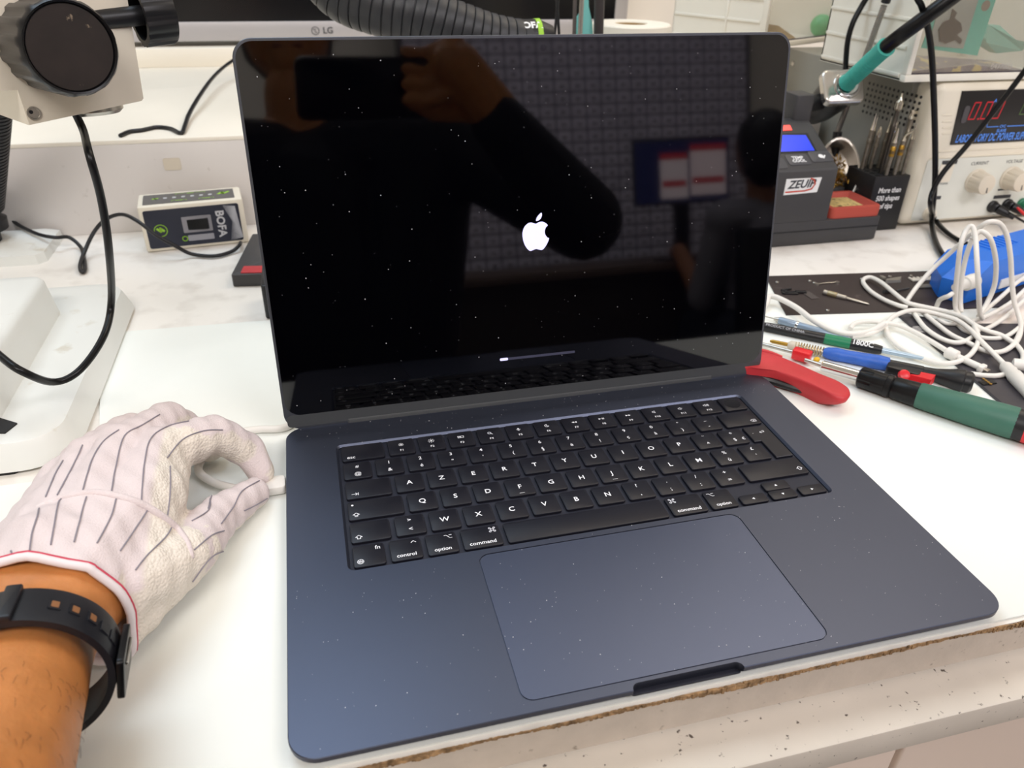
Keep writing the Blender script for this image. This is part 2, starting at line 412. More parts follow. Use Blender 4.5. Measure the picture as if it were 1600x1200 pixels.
def K(pts, fx, fy, w=.35, s=1., closed=False, circ=()):
    def f(mb, x0, y0, x1, y1):
        ox, oy = x0 + (x1 - x0) * fx, y0 + (y1 - y0) * fy
        for pl in pts: mb.stroke([(ox + a * s, oy + b * s) for a, b in pl], w, ZL)
        for cx, cy, r, fill in circ:
            if fill: mb.disc((ox + cx * s, oy + cy * s, ZL), r * s, 12)
            else: mb.stroke([(ox + (cx + r * math.cos(t * PI / 8)) * s, oy + (cy + r * math.sin(t * PI / 8)) * s) for t in range(16)], w, ZL, True)
    return f
def F(tris, fx, fy, s=1.):
    def f(mb, x0, y0, x1, y1):
        ox, oy = x0 + (x1 - x0) * fx, y0 + (y1 - y0) * fy
        for t in tris: mb.poly([(ox + a * s, oy + b * s, ZL) for a, b in t])
    return f
def many(*fs):
    def f(*a):
        for g in fs: g(*a)
    return f
def sun(s): return K([[(math.cos(a) * 1.1, math.sin(a) * 1.1), (math.cos(a) * 1.75, math.sin(a) * 1.75)] for a in [k * PI / 4 for k in range(8)]], .5, .63, .35, s, circ=[(0, 0, .55, True)])
FL = lambda t: T(t, 2.7, .5, .26, bold=.006)
spk = [[(-1.5, -.5), (-.8, -.5), (.2, -1.2), (.2, 1.2), (-.8, .5), (-1.5, .5), (-1.5, -.5)]]
arc = lambda r: [(.4 + r * math.cos(t), r * math.sin(t)) for t in [-.8 + .4 * k for k in range(5)]]
frow = [
    many(sun(.85), FL('F1')), many(sun(1.1), FL('F2')),
    many(K([[(-1.8, -.9), (-.5, -.9), (-.5, .9), (-1.8, .9), (-1.8, -.9)], [(0, -.9), (1.8, -.9), (1.8, .9), (0, .9), (0, -.9)], [(-1.8, 0), (-.5, 0)]], .5, .63, .35), FL('F3')),
    many(K([[(.5, -.4), (1.6, -1.3)]], .5, .63, .4, circ=[(-.3, .2, 1.0, False)]), FL('F4')),
    many(K([[(-1, .2), (-.9, -.6), (0, -1.1), (.9, -.6), (1, .2)], [(0, -1.1), (0, -1.7)]], .5, .64, .3, circ=[(0, .9, .55, True), (0, .2, .55, True)]), FL('F5')),
    many(K([[(.3, 1.4), (-.6, 1.1), (-1.2, .2), (-.9, -.9), (.1, -1.4), (1.2, -1), (1.4, -.4), (.5, -.3), (-.1, .3), (.3, 1.4)]], .5, .64, .35), FL('F6')),
    many(F([[(-1.9, 0), (-.1, -.9), (-.1, .9)], [(0, 0), (1.8, -.9), (1.8, .9)]], .5, .63), FL('F7')),
    many(F([[(-1.9, -.9), (-.1, 0), (-1.9, .9)], [(.5, -.9), (.9, -.9), (.9, .9), (.5, .9)], [(1.4, -.9), (1.8, -.9), (1.8, .9), (1.4, .9)]], .5, .63), FL('F8')),
    many(F([[(-1.8, -.9), (0, 0), (-1.8, .9)], [(.1, -.9), (1.9, 0), (.1, .9)]], .5, .63), FL('F9')),
    many(K(spk, .5, .63, .3), FL('F10')), many(K(spk + [arc(.7)], .5, .63, .3), FL('F11')), many(K(spk + [arc(.7), arc(1.3), arc(1.9)], .48, .63, .3), FL('F12'))]
y = KY0
make_key(0, y, 1.5, T('esc', 3.9, .12, .2, 'l', bold=.006))
for i, l in enumerate(frow): make_key(1.5 + i, y, 1, l)
o = make_key(13.5, y, 1)
mb = MB(); mb.disc((0, 0, KT + .05), 5.6, 28); mb.build('fingerprint_button', mat('touch_glass', '0c0a0e', .15), o, recalc=False)
def two(a, b, sa=4.0, sb=4.3): return many(T(a, sa, .5, .74, bold=.004), T(b, sb, .5, .28, bold=.004))
y -= VP
num = [('#', '@'), ('1', '&'), ('2', 'é'), ('3', '"'), ('4', "'"), ('5', '('), ('6', '§'), ('7', 'è'), ('8', '!'), ('9', 'ç'), ('0', 'à'), ('°', ')'), ('_', '-')]
for i, (a, b) in enumerate(num): make_key(i, y, 1, two(a, b) if i else two(a, b, 3.6, 4.2))
make_key(13, y, 1.5, K([[(-2, 0), (-.8, 1.2), (1.8, 1.2), (1.8, -1.2), (-.8, -1.2), (-2, 0)], [(-.3, -.6), (.9, .6)], [(-.3, .6), (.9, -.6)]], .82, .25, .3))
LT = lambda t: T(t, 5.1, .5, .5, bold=.012)
y -= VP
make_key(0, y, 1.5, K([[(-2, 0), (1.2, 0)], [(.2, 1), (1.2, 0), (.2, -1)], [(1.7, 1.1), (1.7, -1.1)]], .2, .25, .35))
for i, t in enumerate('AZERTYUIOP'): make_key(1.5 + i, y, 1, LT(t))
make_key(11.5, y, 1, two('¨', '^', 5, 4.4)); make_key(12.5, y, 1, many(T('*', 4.6, .5, .7), T('$', 4, .48, .3), T('€', 3.6, .85, .3)))
# tall return key
a0 = key(13.5, y, 1); b0 = key(13.75, y - VP, .75)
pts = lambda i: [(b0[0] + i, b0[1] + i), (b0[2] - i, b0[1] + i), (a0[2] - i, a0[3] - i), (a0[0] + i, a0[3] - i), (a0[0] + i, a0[1] + i), (b0[0] + i, a0[1] + i)]
make_key(13.5, y, 1, many(K([[(-1.6, 0), (1.6, 0), (1.6, 1.4), (.4, 1.4)], [(-.6, .9), (-1.6, 0), (-.6, -.9)]], .62, .55, .35), T('.', 4, .22, .6)), poly=[(pts(0), KB), (pts(0), KT - .3), (pts(.3), KT)])
y -= VP
def shiftK(fx, fy, caps=False):
    P = [[(-.8, -1.2), (-.8, .1), (-1.8, .1), (0, 1.7), (1.8, .1), (.8, .1), (.8, -1.2), (-.8, -1.2)]]
    if caps: P = [[(-.8, -.6), (-.8, .3), (-1.8, .3), (0, 1.7), (1.8, .3), (.8, .3), (.8, -.6), (-.8, -.6)], [(-.8, -1.3), (.8, -1.3)]]
    return K(P, fx, fy, .35)
make_key(0, y, 1.75, many(shiftK(.14, .25, True), K([], .09, .8, circ=[(0, 0, .7, True)])))
for i, t in enumerate('QSDFGHJKLM'):
    make_key(1.75 + i, y, 1, LT(t) if t not in 'FJ' else many(LT(t), K([[(-1.5, 0), (1.5, 0)]], .5, .13, .25)))
make_key(11.75, y, 1, two('%', 'ù', 3.8, 4.5)); make_key(12.75, y, 1, two('£', '`', 4, 5))
y -= VP
make_key(0, y, 1.25, shiftK(.2, .25))
make_key(1.25, y, 1, two('>', '<'))
for i, t in enumerate('WXCVBN'): make_key(2.25 + i, y, 1, LT(t))
for i, (a, b) in enumerate((('?', ','), ('.', ';'), ('/', ':'), ('+', '='))): make_key(8.25 + i, y, 1, two(a, b, 4.2, 4.6))
make_key(12.25, y, 2.25, shiftK(.9, .32))
y -= VP
optK = lambda fx: K([[(-2, 1.1), (-.8, 1.1), (.8, -1.1), (2, -1.1)], [(.6, 1.1), (2, 1.1)]], fx, .78, .32)
def cmdK(fx):
    P = [[(-.7, -.7), (.7, -.7), (.7, .7), (-.7, .7), (-.7, -.7)]]
    for sx in (-1, 1):
        for sy in (-1, 1):
            P.append([(sx * (1.25 + .55 * math.cos(t)), sy * (1.25 + .55 * math.sin(t))) for t in [k * PI / 4 for k in range(9)]])
    return K(P, fx, .78, .3)
make_key(0, y, 1, many(T('fn', 3.9, .8, .8, bold=.006), K([[(-1.5, 0), (1.5, 0)], [(0, -1.5), (0, 1.5)], [(-.9, -1.1), (-.6, 0), (-.9, 1.1)], [(.9, -1.1), (.6, 0), (.9, 1.1)]], .22, .24, .28, circ=[(0, 0, 1.6, False)])))
make_key(1, y, 1, many(K([[(-1.3, -.6), (0, .7), (1.3, -.6)]], .78, .8, .35), T('control', 3.5, .5, .22, bold=.008)))
make_key(2, y, 1, many(optK(.75), T('option', 3.5, .5, .22, bold=.008)))
make_key(3, y, 1.25, many(cmdK(.82), T('command', 3.7, .5, .22, bold=.008)))
make_key(4.25, y, 5)
make_key(9.25, y, 1.25, many(cmdK(.18), T('command', 3.7, .5, .22, bold=.008)))
make_key(10.5, y, 1, many(optK(.25), T('option', 3.5, .5, .22, bold=.008)))
hh = (VP - G) / 2 - .25
make_key(11.5, y - (VP - G) + hh, 1, F([[(-1, 0), (.6, -.9), (.6, .9)]], .5, .5), h=hh)
make_key(12.5, y, 1, F([[(-.9, -.6), (.9, -.6), (0, 1)]], .5, .5), h=hh)
make_key(12.5, y - (VP - G) + hh, 1, F([[(-.9, .6), (0, -1), (.9, .6)]], .5, .5), h=hh)
make_key(13.5, y - (VP - G) + hh, 1, F([[(1, 0), (-.6, .9), (-.6, -.9)]], .5, .5), h=hh)
# dust on screen and on the metal
mb = MB(LM)
for i in range(230):
    x, yy = random.uniform(-165, 165), random.uniform(12, 226); r = random.choice((.12, .15, .18, .22, .3, .38))
    mb.lathe((x, yy, .1), (0, 0, 1), [(0, r), (.12, r * .6)], 5)
mb.build('dust_specks', DUST, lap, kind='stuff')
mb = MB()
for i in range(330):
    x, yy = random.uniform(-168, 168), (random.uniform(2, 100) if i % 3 else random.uniform(212, 235)); r = random.choice((.1, .12, .15, .2, .3))
    mb.lathe((x, yy, ZT - .05), (0, 0, 1), [(0, r), (.2, r * .5)], 5)
mb.build('dust_specks', DUST, lap, kind='stuff')

# ------------------------------------------------------------------ microscope (left)
MICW = mat('microscope_white_paint', 'e3e4df', .38, noise=.02, nscale=15, dirt='b8a98c', dscale=45, dlo=.62, dhi=.85)
MICP = mat('microscope_cream_plate', 'ded5c4', .42, noise=.02, nscale=20)
mic = thing('microscope', 'white bench microscope with big black focus knob above its moulded base', 'microscope', (-400, 350, 0))
OFF = Matrix.Translation((400, -350, 0))
mb = MB(OFF); Q = lambda i, z: [(a, b, z) for a, b in mb.rrect(-640, 236, -296, 492, 30, 8, i)]
mb.loops([Q(3, 1.5), Q(0, 3), Q(5, 16), Q(7, 19.2), Q(10, 20), Q(16, 20)]); mb.build('base', MICW, mic)
mb = MB(OFF); Q = lambda i, z: [(a, b, z) for a, b in mb.rrect(-640, 180 + 60, -341, 441, 16, 6, i)]
mb.loops([Q(0, 19.5), Q(3, 40), Q(4, 47), Q(6, 49.5), Q(9, 50.5)]); mb.build('raised_block', MICW, mic)
mb = MB(OFF); mb.prism([(-560, 238), (-330, 238), (-316, 250), (-316, 300), (-560, 300)], 0, 2); mb.build('rubber_foot', RUB, mic)
c0 = at(0, 662, 20.4); c1 = at(27, 662, 20.4); c2 = at(8, 677, 20.4)
mb = MB(OFF); mb.loops([[(c0.x - 22, c0.y - 6, 20), (c2.x, c2.y, 20), (c1.x, c1.y, 20), (c0.x - 12, c0.y + 14, 20)], [(c0.x - 22, c0.y - 6, 21), (c2.x, c2.y, 21), (c1.x, c1.y, 21), (c0.x - 12, c0.y + 14, 21)]]); mb.build('rubber_pad', RUB, mic)
# plinth of the pole
mb = MB(OFF)
lo = [(-560, 596), (-402, 596), (-396, 604), (-396, 671), (-560, 671)]; hi = [(-560, 604), (-412, 604), (-410, 608), (-410, 668), (-560, 668)]
mb.loops([[(x, y, 0) for x, y in lo], [(x, y, 9) for x, y in [(-560, 598), (-404, 598), (-398, 606), (-398, 670), (-560, 670)]], [(x, y, 12) for x, y in hi]]); mb.build('pole_plinth', MICW, mic)
xr = atY(18, 372, 640).x
mb = MB(OFF); mb.lathe((xr - 24, 640, 11.5), (0, 0, 1), [(0, 15), (12, 15), (12.5, 24), (22, 25), (24, 22), (26, 21), (62, 19), (64, 16)], 28); mb.build('pole_socket', BLK, mic)
mb = MB(OFF); prof = []
for k in range(72): prof += [(k * 4.0, 15.2), (k * 4.0 + 2.4, 15.2), (k * 4.0 + 2.6, 14.4), (k * 4.0 + 3.8, 14.4)]
xp = atY(7, 250, 640).x
pa_, pb_ = atY(-21, 318, 640), atY(-11, 160, 590); mb.lathe(pa_, pb_ - pa_, prof, 24); mb.build('ribbed_pole', BLK, mic, angle=60)
# head
nrm = Vector((.50, -.86, .06)).normalized()
KC = atY(112, 75, 262)
HM = Matrix.Translation((400, -350, 0)) @ frame(KC, (.86, .50, 0), None, nrm)     # local x right, y up, z to the viewer
HW = frame(KC, (.86, .50, 0), None, nrm)
def onhead(x, y, z):
    o = KC + HW.to_3x3() @ Vector((0, 0, z)); q = HW.inverted() @ atP(x, y, o, nrm); return q.x, q.y
rk = (Vector(onhead(185, 75, 0)) - Vector(onhead(31, 75, 0))).length / 2 * 1.04
kx = onhead(112, 75, 0)[0]
mb = MB(HM)
ring = []
def scall(r, z, n=96, lobes=16, a=1.2): return [(r * math.cos(2 * PI * k / n) * (1 - a / r * (1 if math.cos(lobes * 2 * PI * k / n) > .35 else 0)), r * math.sin(2 * PI * k / n) * (1 - a / r * (1 if math.cos(lobes * 2 * PI * k / n) > .35 else 0)), z) for k in range(n)]
mb.loops([scall(rk * .98, -46), scall(rk * 1.0, -44), scall(rk * 1.0, -6), scall(rk * .97, -2, a=.2), scall(rk * .92, 0, a=0), scall(rk * .88, -.4, a=0), scall(rk * .855, -1.8, a=0), scall(rk * .84, -1.8, a=0)])
mb.build('focus_knob', BLKG, mic, angle=40)
mb = MB(HM); mb.disc((0, 0, -1.2), rk * .845, 40); mb.build('knob_cap', mat('worn_knob_cap', '221b19', .45, noise=.3, nscale=90, dirt='8a7a68', dscale=150, dlo=.665, dhi=.71), mic, recalc=False)
PZ = -40
pts = [onhead(x, y, PZ) for x, y in ((200, 0), (225, 154), (222, 158), (46, 196))]
sx = onhead(40, 196, PZ)
poly = [(pts[0][0] - 8, 75), pts[0], pts[1], (pts[2][0], pts[2][1]), pts[3]]
k = onhead(26, 140, PZ)
poly = [(pts[0][0] - 4.2, pts[0][1] + 40), pts[0], pts[1], pts[2], pts[3], (pts[3][0] - .5, pts[3][1] + 18), (pts[3][0] - 30, pts[3][1] + 20), (pts[3][0] - 36, pts[0][1] + 40)]
mb = MB(HM); mb.loops([[(x, y, PZ - 62) for x, y in poly], [(x, y, PZ - 1) for x, y in poly], [(x * .995, y * .995, PZ) for x, y in poly]]); mb.build('head_block', MICP, mic)
sx, sy = onhead(53, 177, PZ)
mb = MB(HM); mb.lathe((sx, sy, PZ - .2), (0, 0, 1), [(0, 3.6), (.8, 3.6), (.8, 2.9), (.3, 2.6)], 16); mb.build('screw', STEEL, mic)
mb = MB(HM); mb.lathe((sx - 1.2, sy + .8, PZ + .1), (0, 0, 1), [(0, 1.0), (.25, 1.0)], 10); mb.build('screw_slot', BLK, mic)
rx, ry = onhead(150, 172, PZ - 30)
mb = MB(HM); mb.lathe((rx, ry + 6, PZ - 30), (0, 1, 0), [(-8, 11), (-6, 13), (-3, 13), (-3, 15), (2, 15)], 28, sx=1.2); mb.build('lens_ring', STEEL, mic)
# second ribbed knob to the right of the block
c2 = atY(262, 20, 330); axd = Vector((.9, .42, .05)).normalized()
q = HW.inverted() @ c2
mb = MB(OFF); r2 = (atY(262, 68, 330) - atY(262, 20, 330)).length
prof = [(-30, r2 * .55), (-14, r2 * .62), (-13, r2 * .9), (-13, r2), (0, r2 * 1.0), (1.5, r2 * .95), (2, r2 * .4)]
def lob(p, d, prof, n=80):
    u = Vector((0, 0, 1)); d = d.normalized(); u = (u - d * u.dot(d)).normalized(); qq = d.cross(u); out = []
    for t, r in prof:
        out.append([p + d * t + (qq * math.cos(2 * PI * k / n) + u * math.sin(2 * PI * k / n)) * (r - (.9 if (k // 2) % 3 == 0 and r > r2 * .97 else 0)) for k in range(n)])
    return out
mb.loops(lob(c2, axd, [(-17, r2 * .78), (-17, r2), (-1.5, r2), (0, r2 * .95), (.2, r2 * .3)]), False, True)
mb.loops(lob(c2, axd, [(-17, r2 * .78), (-3, r2 * .78)]), False, True)
mb.build('ribbed_knob', BLK, mic, angle=40)
mb = MB(OFF); mb.cyl(c2 - axd * 52, c2 - axd * 2, r2 * .32, n=20); mb.build('knob_shaft', BLK, mic)
# arm from the head to the pole (out of the frame, over the left edge)
a0 = HW @ Vector((-40, 20, -90)); a1 = Vector((xp - 15, 640, a0.z + 10))
mb = MB(OFF); mb.cyl(a0, a1, 15); mb.build('support_arm', BLK, mic)

def cable(name, pts, r, m, label, cat='cable', smooth=7, n=8):
    mb = MB(); mb.tube(pts, r, n, smooth); o = mb.build(name, m, angle=60); tag(o, label, cat); return o
q = HW @ Vector((onhead(118, 186, PZ - 25)[0], onhead(118, 186, PZ - 25)[1], PZ - 25))
cable('microscope_cable', [q + Vector((0, 0, 6)), q + Vector((3, -2, -6)), atY(139, 240, 275), atY(158, 310, 280), atY(170, 390, 290), at(174, 470, 70), at(162, 525, 55), at(125, 578, 44), at(85, 597, 42), at(38, 582, 60), at(0, 556, 66), at(-60, 500, 70)], 2.35, BLKG,
      'black cord hanging in a loop from the microscope over its white base')

# ------------------------------------------------------------------ fume extractor control box
bx = thing('extractor_control_box', 'small white control box with dark blue panel and rocker switch at the upstand', 'control box', (-305.5, 606.5, 0), math.radians(6.5))
NAVY = mat('navy_panel', '272a38', .4, noise=.05, nscale=40)
mb = MB(); mb.rbox((0, 0, .5), (99, 45, 47), 2.5, 2); mb.build('housing', CAPP, bx)
mb = MB(); FM = Matrix.Translation((0, -.1, 0)) @ Matrix.Rotation(PI / 2, 4, 'X')      # x right, y up on the front face
mb = MB(FM); mb.rbox((4, 4, -.3), (94, 43, .5), 2); mb.build('front_panel', NAVY, bx)
TM = Matrix.Translation((0, 0, 47))
mb = MB(TM); mb.rbox((5, 6, -.3), (92, 38, .4), 1); mb.build('top_panel', mat('grey_panel', '5d5a58', .5), bx)
mb = MB(FM)
sw = MB(FM); sw.rbox((38, 17.5, 0), (66, 34, 1.6), 1); sw.build('switch_frame', mat('switch_grey', '8f8d92', .4), bx)
sw = MB(FM); sw.hull8([(42, 20, 1.2), (63, 20, 1.2), (63, 31, 1.2), (42, 31, 1.2)], [(43, 20.5, 1.8), (62, 20.5, 4.4), (62, 30.5, 4.4), (43, 30.5, 1.8)]); sw.build('rocker_switch', BLKG, bx)
mb = MB(FM); mb.rbox((41, 8.5, .3), (66, 14.5, .9), .8); mb.build('rating_label', mat('label_grey', '9d9da4', .5), bx)
text('BOFA', 11, FM @ Matrix.Translation((74.5, 23.5, .75)) @ Matrix.Rotation(-PI / 2, 4, 'Z'), mat('silver_print', 'c9c9cc', .4), bx, bold=.03)
mb = MB(FM)
for i in range(16):
    t = i / 15
    mb.stroke([(79 + 14 * t * .8, 42.2 - t * 2), (86 + 6 * t, 25 - 4 * t), (82 + 11.5 * t, 5 + t * 2)], .55 * (.3 + t), .7)
mb.build('stripe_print', mat('stripe_grey', 'b9bac0', .5), bx, recalc=False)
mb = MB(FM); mb.stroke([(17 + 6 * math.cos(a), 22 + 6 * math.sin(a)) for a in [k * PI / 10 for k in range(20)]], .8, .75, True)
mb.stroke([(14, 24), (17, 21), (17, 24.5), (20, 21.5)], 2.2, .75); mb.stroke([(38 + 2.4 * math.cos(a), 11.5 + 2.4 * math.sin(a)) for a in [k * PI / 6 for k in range(12)]], .9, .95, True)
mb.build('green_emblem', GRNI, bx, recalc=False)
mb = MB(TM)
for k in range(6): mb.poly([(24 + k * 8.6, 21, .55), (27.4 + k * 8.6, 21, .55), (27.6 + k * 8.6, 25, .55), (24.2 + k * 8.6, 25, .55)])
mb.build('indicator_window', mat('indicator_grey', 'cfcfd2', .4), bx, recalc=False)
mb = MB(TM)
mb.stroke([(14, 22), (16, 25), (17, 21.5), (19, 24.5)], 2, .55); mb.stroke([(77, 22), (81, 28), (81.5, 22), (87, 28)], 3, .55)
for a, b in ((36, 64), (32, 46), (58, 72)):
    yy = 34 if a == 36 else 12
    mb.stroke([(a, yy - 1.5), (a, yy + 1), (a + (b - a) * .3, yy + 1)], .7, .55); mb.stroke([(b, yy - 1.5), (b, yy + 1), (b - (b - a) * .3, yy + 1)], .7, .55); mb.stroke([((a + b) / 2 - 3, yy), ((a + b) / 2 + 3, yy)], 1.6, .55)
mb.build('green_print', GRNI, bx, recalc=False)
cable('control_box_cable', [at(12, 338, 24), at(30, 352, 16), at(60, 366, 16), at(86, 371, 15), at(108, 371, 11), at(126, 386, 4), at(131, 402, 3), at(133, 420, 3), at(128, 425, 3), at(125, 416, 4), at(131, 396, 8), at(146, 364, 22), at(165, 343, 34), at(190, 335, 40), at(214, 345, 38), at(245, 368, 26), at(275, 385, 14), at(300, 397, 4), at(335, 400, 3), at(362, 393, 3), at(374, 383, 6), atY(376, 379, 612)], 1.9, BLK,
      'thin black cord running from the microscope pole to the small control box')
cable('shelf_cable', [at(188, 212, 99), at(202, 206, 99), at(222, 203.5, 99), at(245, 199, 99), at(266, 201, 99), at(283, 208, 99), at(289, 196, 101), at(296, 177, 104), at(313, 148, 110), at(332, 122, 114), at(352, 103, 118), at(380, 84, 126)], 2.3, BLK,
      'black cord lying on the raised shelf and rising behind the laptop')

# ------------------------------------------------------------------ dark tray with red strip, black power brick
tr = thing('parts_case', 'flat dark grey case with a red strip, half hidden behind the laptop lid', 'case', (-217.5, 501, 0), math.radians(-8))
MB().rbox((0, 0, .3), (70, 110, 12), 2, .8).build('case_body', GRYD, tr)
MB().rbox((8, 3, 11.5), (66, 19, 13), 1, .4).build('red_strip', RED, tr)
pb = thing('power_brick', 'black plastic power brick standing just behind the left edge of the laptop lid', 'adapter', (-187, 424, 0))
MB().rbox((0, 0, .3), (60, 45, 31), 3, 1.5).build('brick_body', BLK, pb)
MB().box((-.3, 14, 9), (.2, 33, 22)).build('rating_panel', GRYD, pb)

# ------------------------------------------------------------------ the person: gloved left hand, forearm, seated body behind the camera
SKIN = mat('skin', 'c07c44', .5, noise=.10, nscale=90, bump=.25, bscale=420, sub=.15)
SHIRT = mat('black_shirt', '17161a', .85)
HAIRM = mat('black_hair', '0c0a0a', .6)
JEANS = mat('dark_trousers', '1b1f2a', .85)
W0 = Vector((-268, 74, 38))
mI, mM, mR, mP = at(252, 706, 46), at(198, 700, 49), at(142, 722, 45), at(92, 764, 37)
iP, iD, iT = at(336, 678, 40), at(388, 704, 22), at(407, 736, 11)
dP, dD, dT = at(262, 657, 42), at(300, 676, 24), at(330, 700, 12)
rP, rD, rT = at(200, 674, 37), at(232, 690, 20), at(262, 705, 10)
pP, pD, pT = at(128, 716, 30), at(158, 722, 16), at(190, 730, 10)
tC, tM, tI, tT = at(212, 905, 33), at(292, 868, 24), at(340, 808, 17), at(394, 772, 10)
hand = lambda g: [
    (W0 + Vector((-12, 0, 0)), 22 + g, mP, 10 + g), (W0 + Vector((-6, 0, 2)), 23 + g, mR, 11.5 + g), (W0 + Vector((2, 0, 2)), 23 + g, mM, 12 + g), (W0 + Vector((10, 0, 0)), 23 + g, mI, 11.5 + g),
    (mP, 11 + g, mI, 11.5 + g), (mP, 11 + g, mR, 11.5 + g), (mR, 11.5 + g, mM, 12 + g),
    (mI, 11.5 + g, iP, 9 + g), (iP, 9 + g, iD, 7.8 + g), (iD, 7.8 + g, iT, 6.3 + g),
    (mM, 11.5 + g, dP, 9 + g), (dP, 9 + g, dD, 7.8 + g), (dD, 7.8 + g, dT, 6.3 + g),
    (mR, 11 + g, rP, 8.6 + g), (rP, 8.6 + g, rD, 7.4 + g), (rD, 7.4 + g, rT, 6.2 + g),
    (mP, 10 + g, pP, 7.6 + g), (pP, 7.6 + g, pD, 6.6 + g), (pD, 6.6 + g, pT, 5.6 + g),
    (W0 + Vector((10, 4, -3)), 17 + g, tC, 13.5 + g), (tC, 13.5 + g, tM, 11.5 + g), (tM, 11.5 + g, tI, 9.2 + g), (tI, 9.2 + g, tT, 7 + g), (tC, 13 + g, mI, 10 + g)]
E1 = Vector((-262, -30, 55)); EL = Vector((-300, -210, 110)); SHL = Vector((-330, -520, 270)); SHR = Vector((80, -540, 280))
HD = Vector((-150, -600, 470)); NK = Vector((-148, -570, 320)); CH = Vector((-145, -580, 200)); PEL = Vector((-145, -660, -230))
RE = Vector((235, -335, 135)); RW = Vector((95, -235, 262)); RK = Vector((40, -218, 325))
body = [(W0, 22, W0 + Vector((-1, -30, 4)), 24), (W0 + Vector((-6, 2, 0)), 22, W0 + Vector((-6, -32, 4)), 24), (W0 + Vector((6, 2, 0)), 21, W0 + Vector((5, -32, 5)), 24),
        (W0 + Vector((-7, -32, 4)), 24.5, E1 + Vector((-8, 0, 0)), 29), (W0 + Vector((5, -32, 5)), 24, E1 + Vector((4, 0, 0)), 28), (E1, 31, E1 + Vector((-18, -80, 24)), 40), (E1 + Vector((-18, -80, 24)), 40, EL, 38), (EL, 38, SHL, 50),
        (SHL, 50, NK + Vector((0, 0, -50)), 55), (SHR, 50, NK + Vector((0, 0, -50)), 55), (SHL + Vector((40, -10, -30)), 70, PEL + Vector((-60, 10, 20)), 95), (SHR + Vector((-40, -10, -30)), 70, PEL + Vector((60, 10, 20)), 95), (CH, 100, PEL, 110),
        (NK + Vector((0, 0, -60)), 50, NK + Vector((0, 0, 40)), 48), (HD + Vector((0, 10, -30)), 62, HD + Vector((0, -14, 30)), 82), (HD + Vector((0, 40, -62)), 34, HD + Vector((0, 0, 10)), 70), (HD + Vector((0, 70, -12)), 9, HD + Vector((0, 60, 18)), 7),
        (HD + Vector((-76, -10, -14)), 9, HD + Vector((-76, -6, 16)), 11), (HD + Vector((76, -10, -14)), 9, HD + Vector((76, -6, 16)), 11),
        (SHR, 60, RE, 54), (RE, 52, RW, 30), (RW, 29, RK, 27), (RW + Vector((10, 0, 10)), 22, RK + Vector((14, 0, 6)), 20)]
for k in range(4): body += [(RK + Vector((8 - k * 2, 0, 26 - k * 19)), 10, Vector((8 - k * 2, -224, 338 - k * 18)), 8.5), (Vector((8 - k * 2, -224, 338 - k * 18)), 8.5, Vector((-14 - k, -216, 340 - k * 18)), 7.5)]
body += [(RW + Vector((0, -6, 10)), 14, Vector((18, -242, 275)), 11), (Vector((18, -242, 275)), 11, Vector((-12, -240, 290)), 9)]
for s in (-1, 1): body += [(PEL + Vector((s * 85, 20, 0)), 85, Vector((-145 + s * 120, -250, -220)), 62), (Vector((-145 + s * 120, -250, -220)), 60, Vector((-145 + s * 120, -250, -650)), 48), (Vector((-145 + s * 120, -250, -660)), 42, Vector((-145 + s * 120, -130, -718)), 34)]
person = link('person', blob(body + hand(0), 3.6, 4), SKIN, angle=80)
tag(person, 'person in a striped white glove pinching the white plug at the laptop side', 'person')
sh = [(EL + Vector((-8, -40, 20)), 47, SHL, 58), (SHL, 58, NK + Vector((0, 0, -60)), 62), (SHR, 58, NK + Vector((0, 0, -60)), 62), (SHL + Vector((40, -10, -30)), 78, PEL + Vector((-60, 10, 0)), 104), (SHR + Vector((-40, -10, -30)), 90, PEL + Vector((90, 10, 0)), 118), (CH, 118, PEL, 128), (SHR, 68, RE, 60), (RE, 60, RW, 36)]  # long right sleeve added over a bare arm, to darken its mirror image
o = link('shirt', blob(sh, 6, 4), SHIRT, person, angle=80)
o = link('hair', blob([(HD + Vector((0, -22, 40)), 84, HD + Vector((0, -34, -10)), 78)], 6, 3), HAIRM, person, angle=80)
tr_ = []
for s in (-1, 1): tr_ += [(PEL + Vector((s * 80, 15, -5)), 96, Vector((-145 + s * 120, -250, -220)), 72), (Vector((-145 + s * 120, -250, -220)), 70, Vector((-145 + s * 120, -250, -640)), 60)]
link('trousers', blob(tr_, 6, 3), JEANS, person, angle=80)
for s in (-1, 1): link('shoe', blob([(Vector((-145 + s * 120, -270, -700)), 52, Vector((-145 + s * 120, -120, -722)), 36)], 6, 2), BLK, person, angle=80)
for s in (-1, 1):
    mb = MB(); mb.sphere(HD + Vector((s * 30, 60, 6)), 11); mb.build('eye', mat('eye_white', '8a8480', .3), person)
mb = MB(); mb.box(HD + Vector((-22, 60, -50)), HD + Vector((22, 71, -43)), 3); mb.build('mouth', mat('lips', '7a3a34', .5), person)
st = thing('stool', 'round black stool under the seated person holding the phone', 'stool', (-145, -640, -760))
MB().lathe((0, 0, 0), (0, 0, 1), [(395, 150), (400, 165), (425, 168), (430, 150)], 28).build('seat', BLK, st)
MB().cyl((0, 0, 40), (0, 0, 396), 26).build('column', STEEL, st)
for k in range(5):
    a = 2 * PI * k / 5; MB().tube([(0, 0, 60), (250 * math.cos(a), 250 * math.sin(a), 20)], 16, 8, 0).build('leg', BLK, st)
ph = thing('smartphone', 'dark phone held up in front of the seated person by the raised right hand', 'phone', (-65, -224, 300))
PM = frame((0, 0, 0), (1, -.1, 0), None, (0, .62, -.4))
MB(PM).rbox((-78, -37, -8), (78, 37, 0), 10, 2).build('phone_body', mat('phone_black', '09090b', .25), ph)
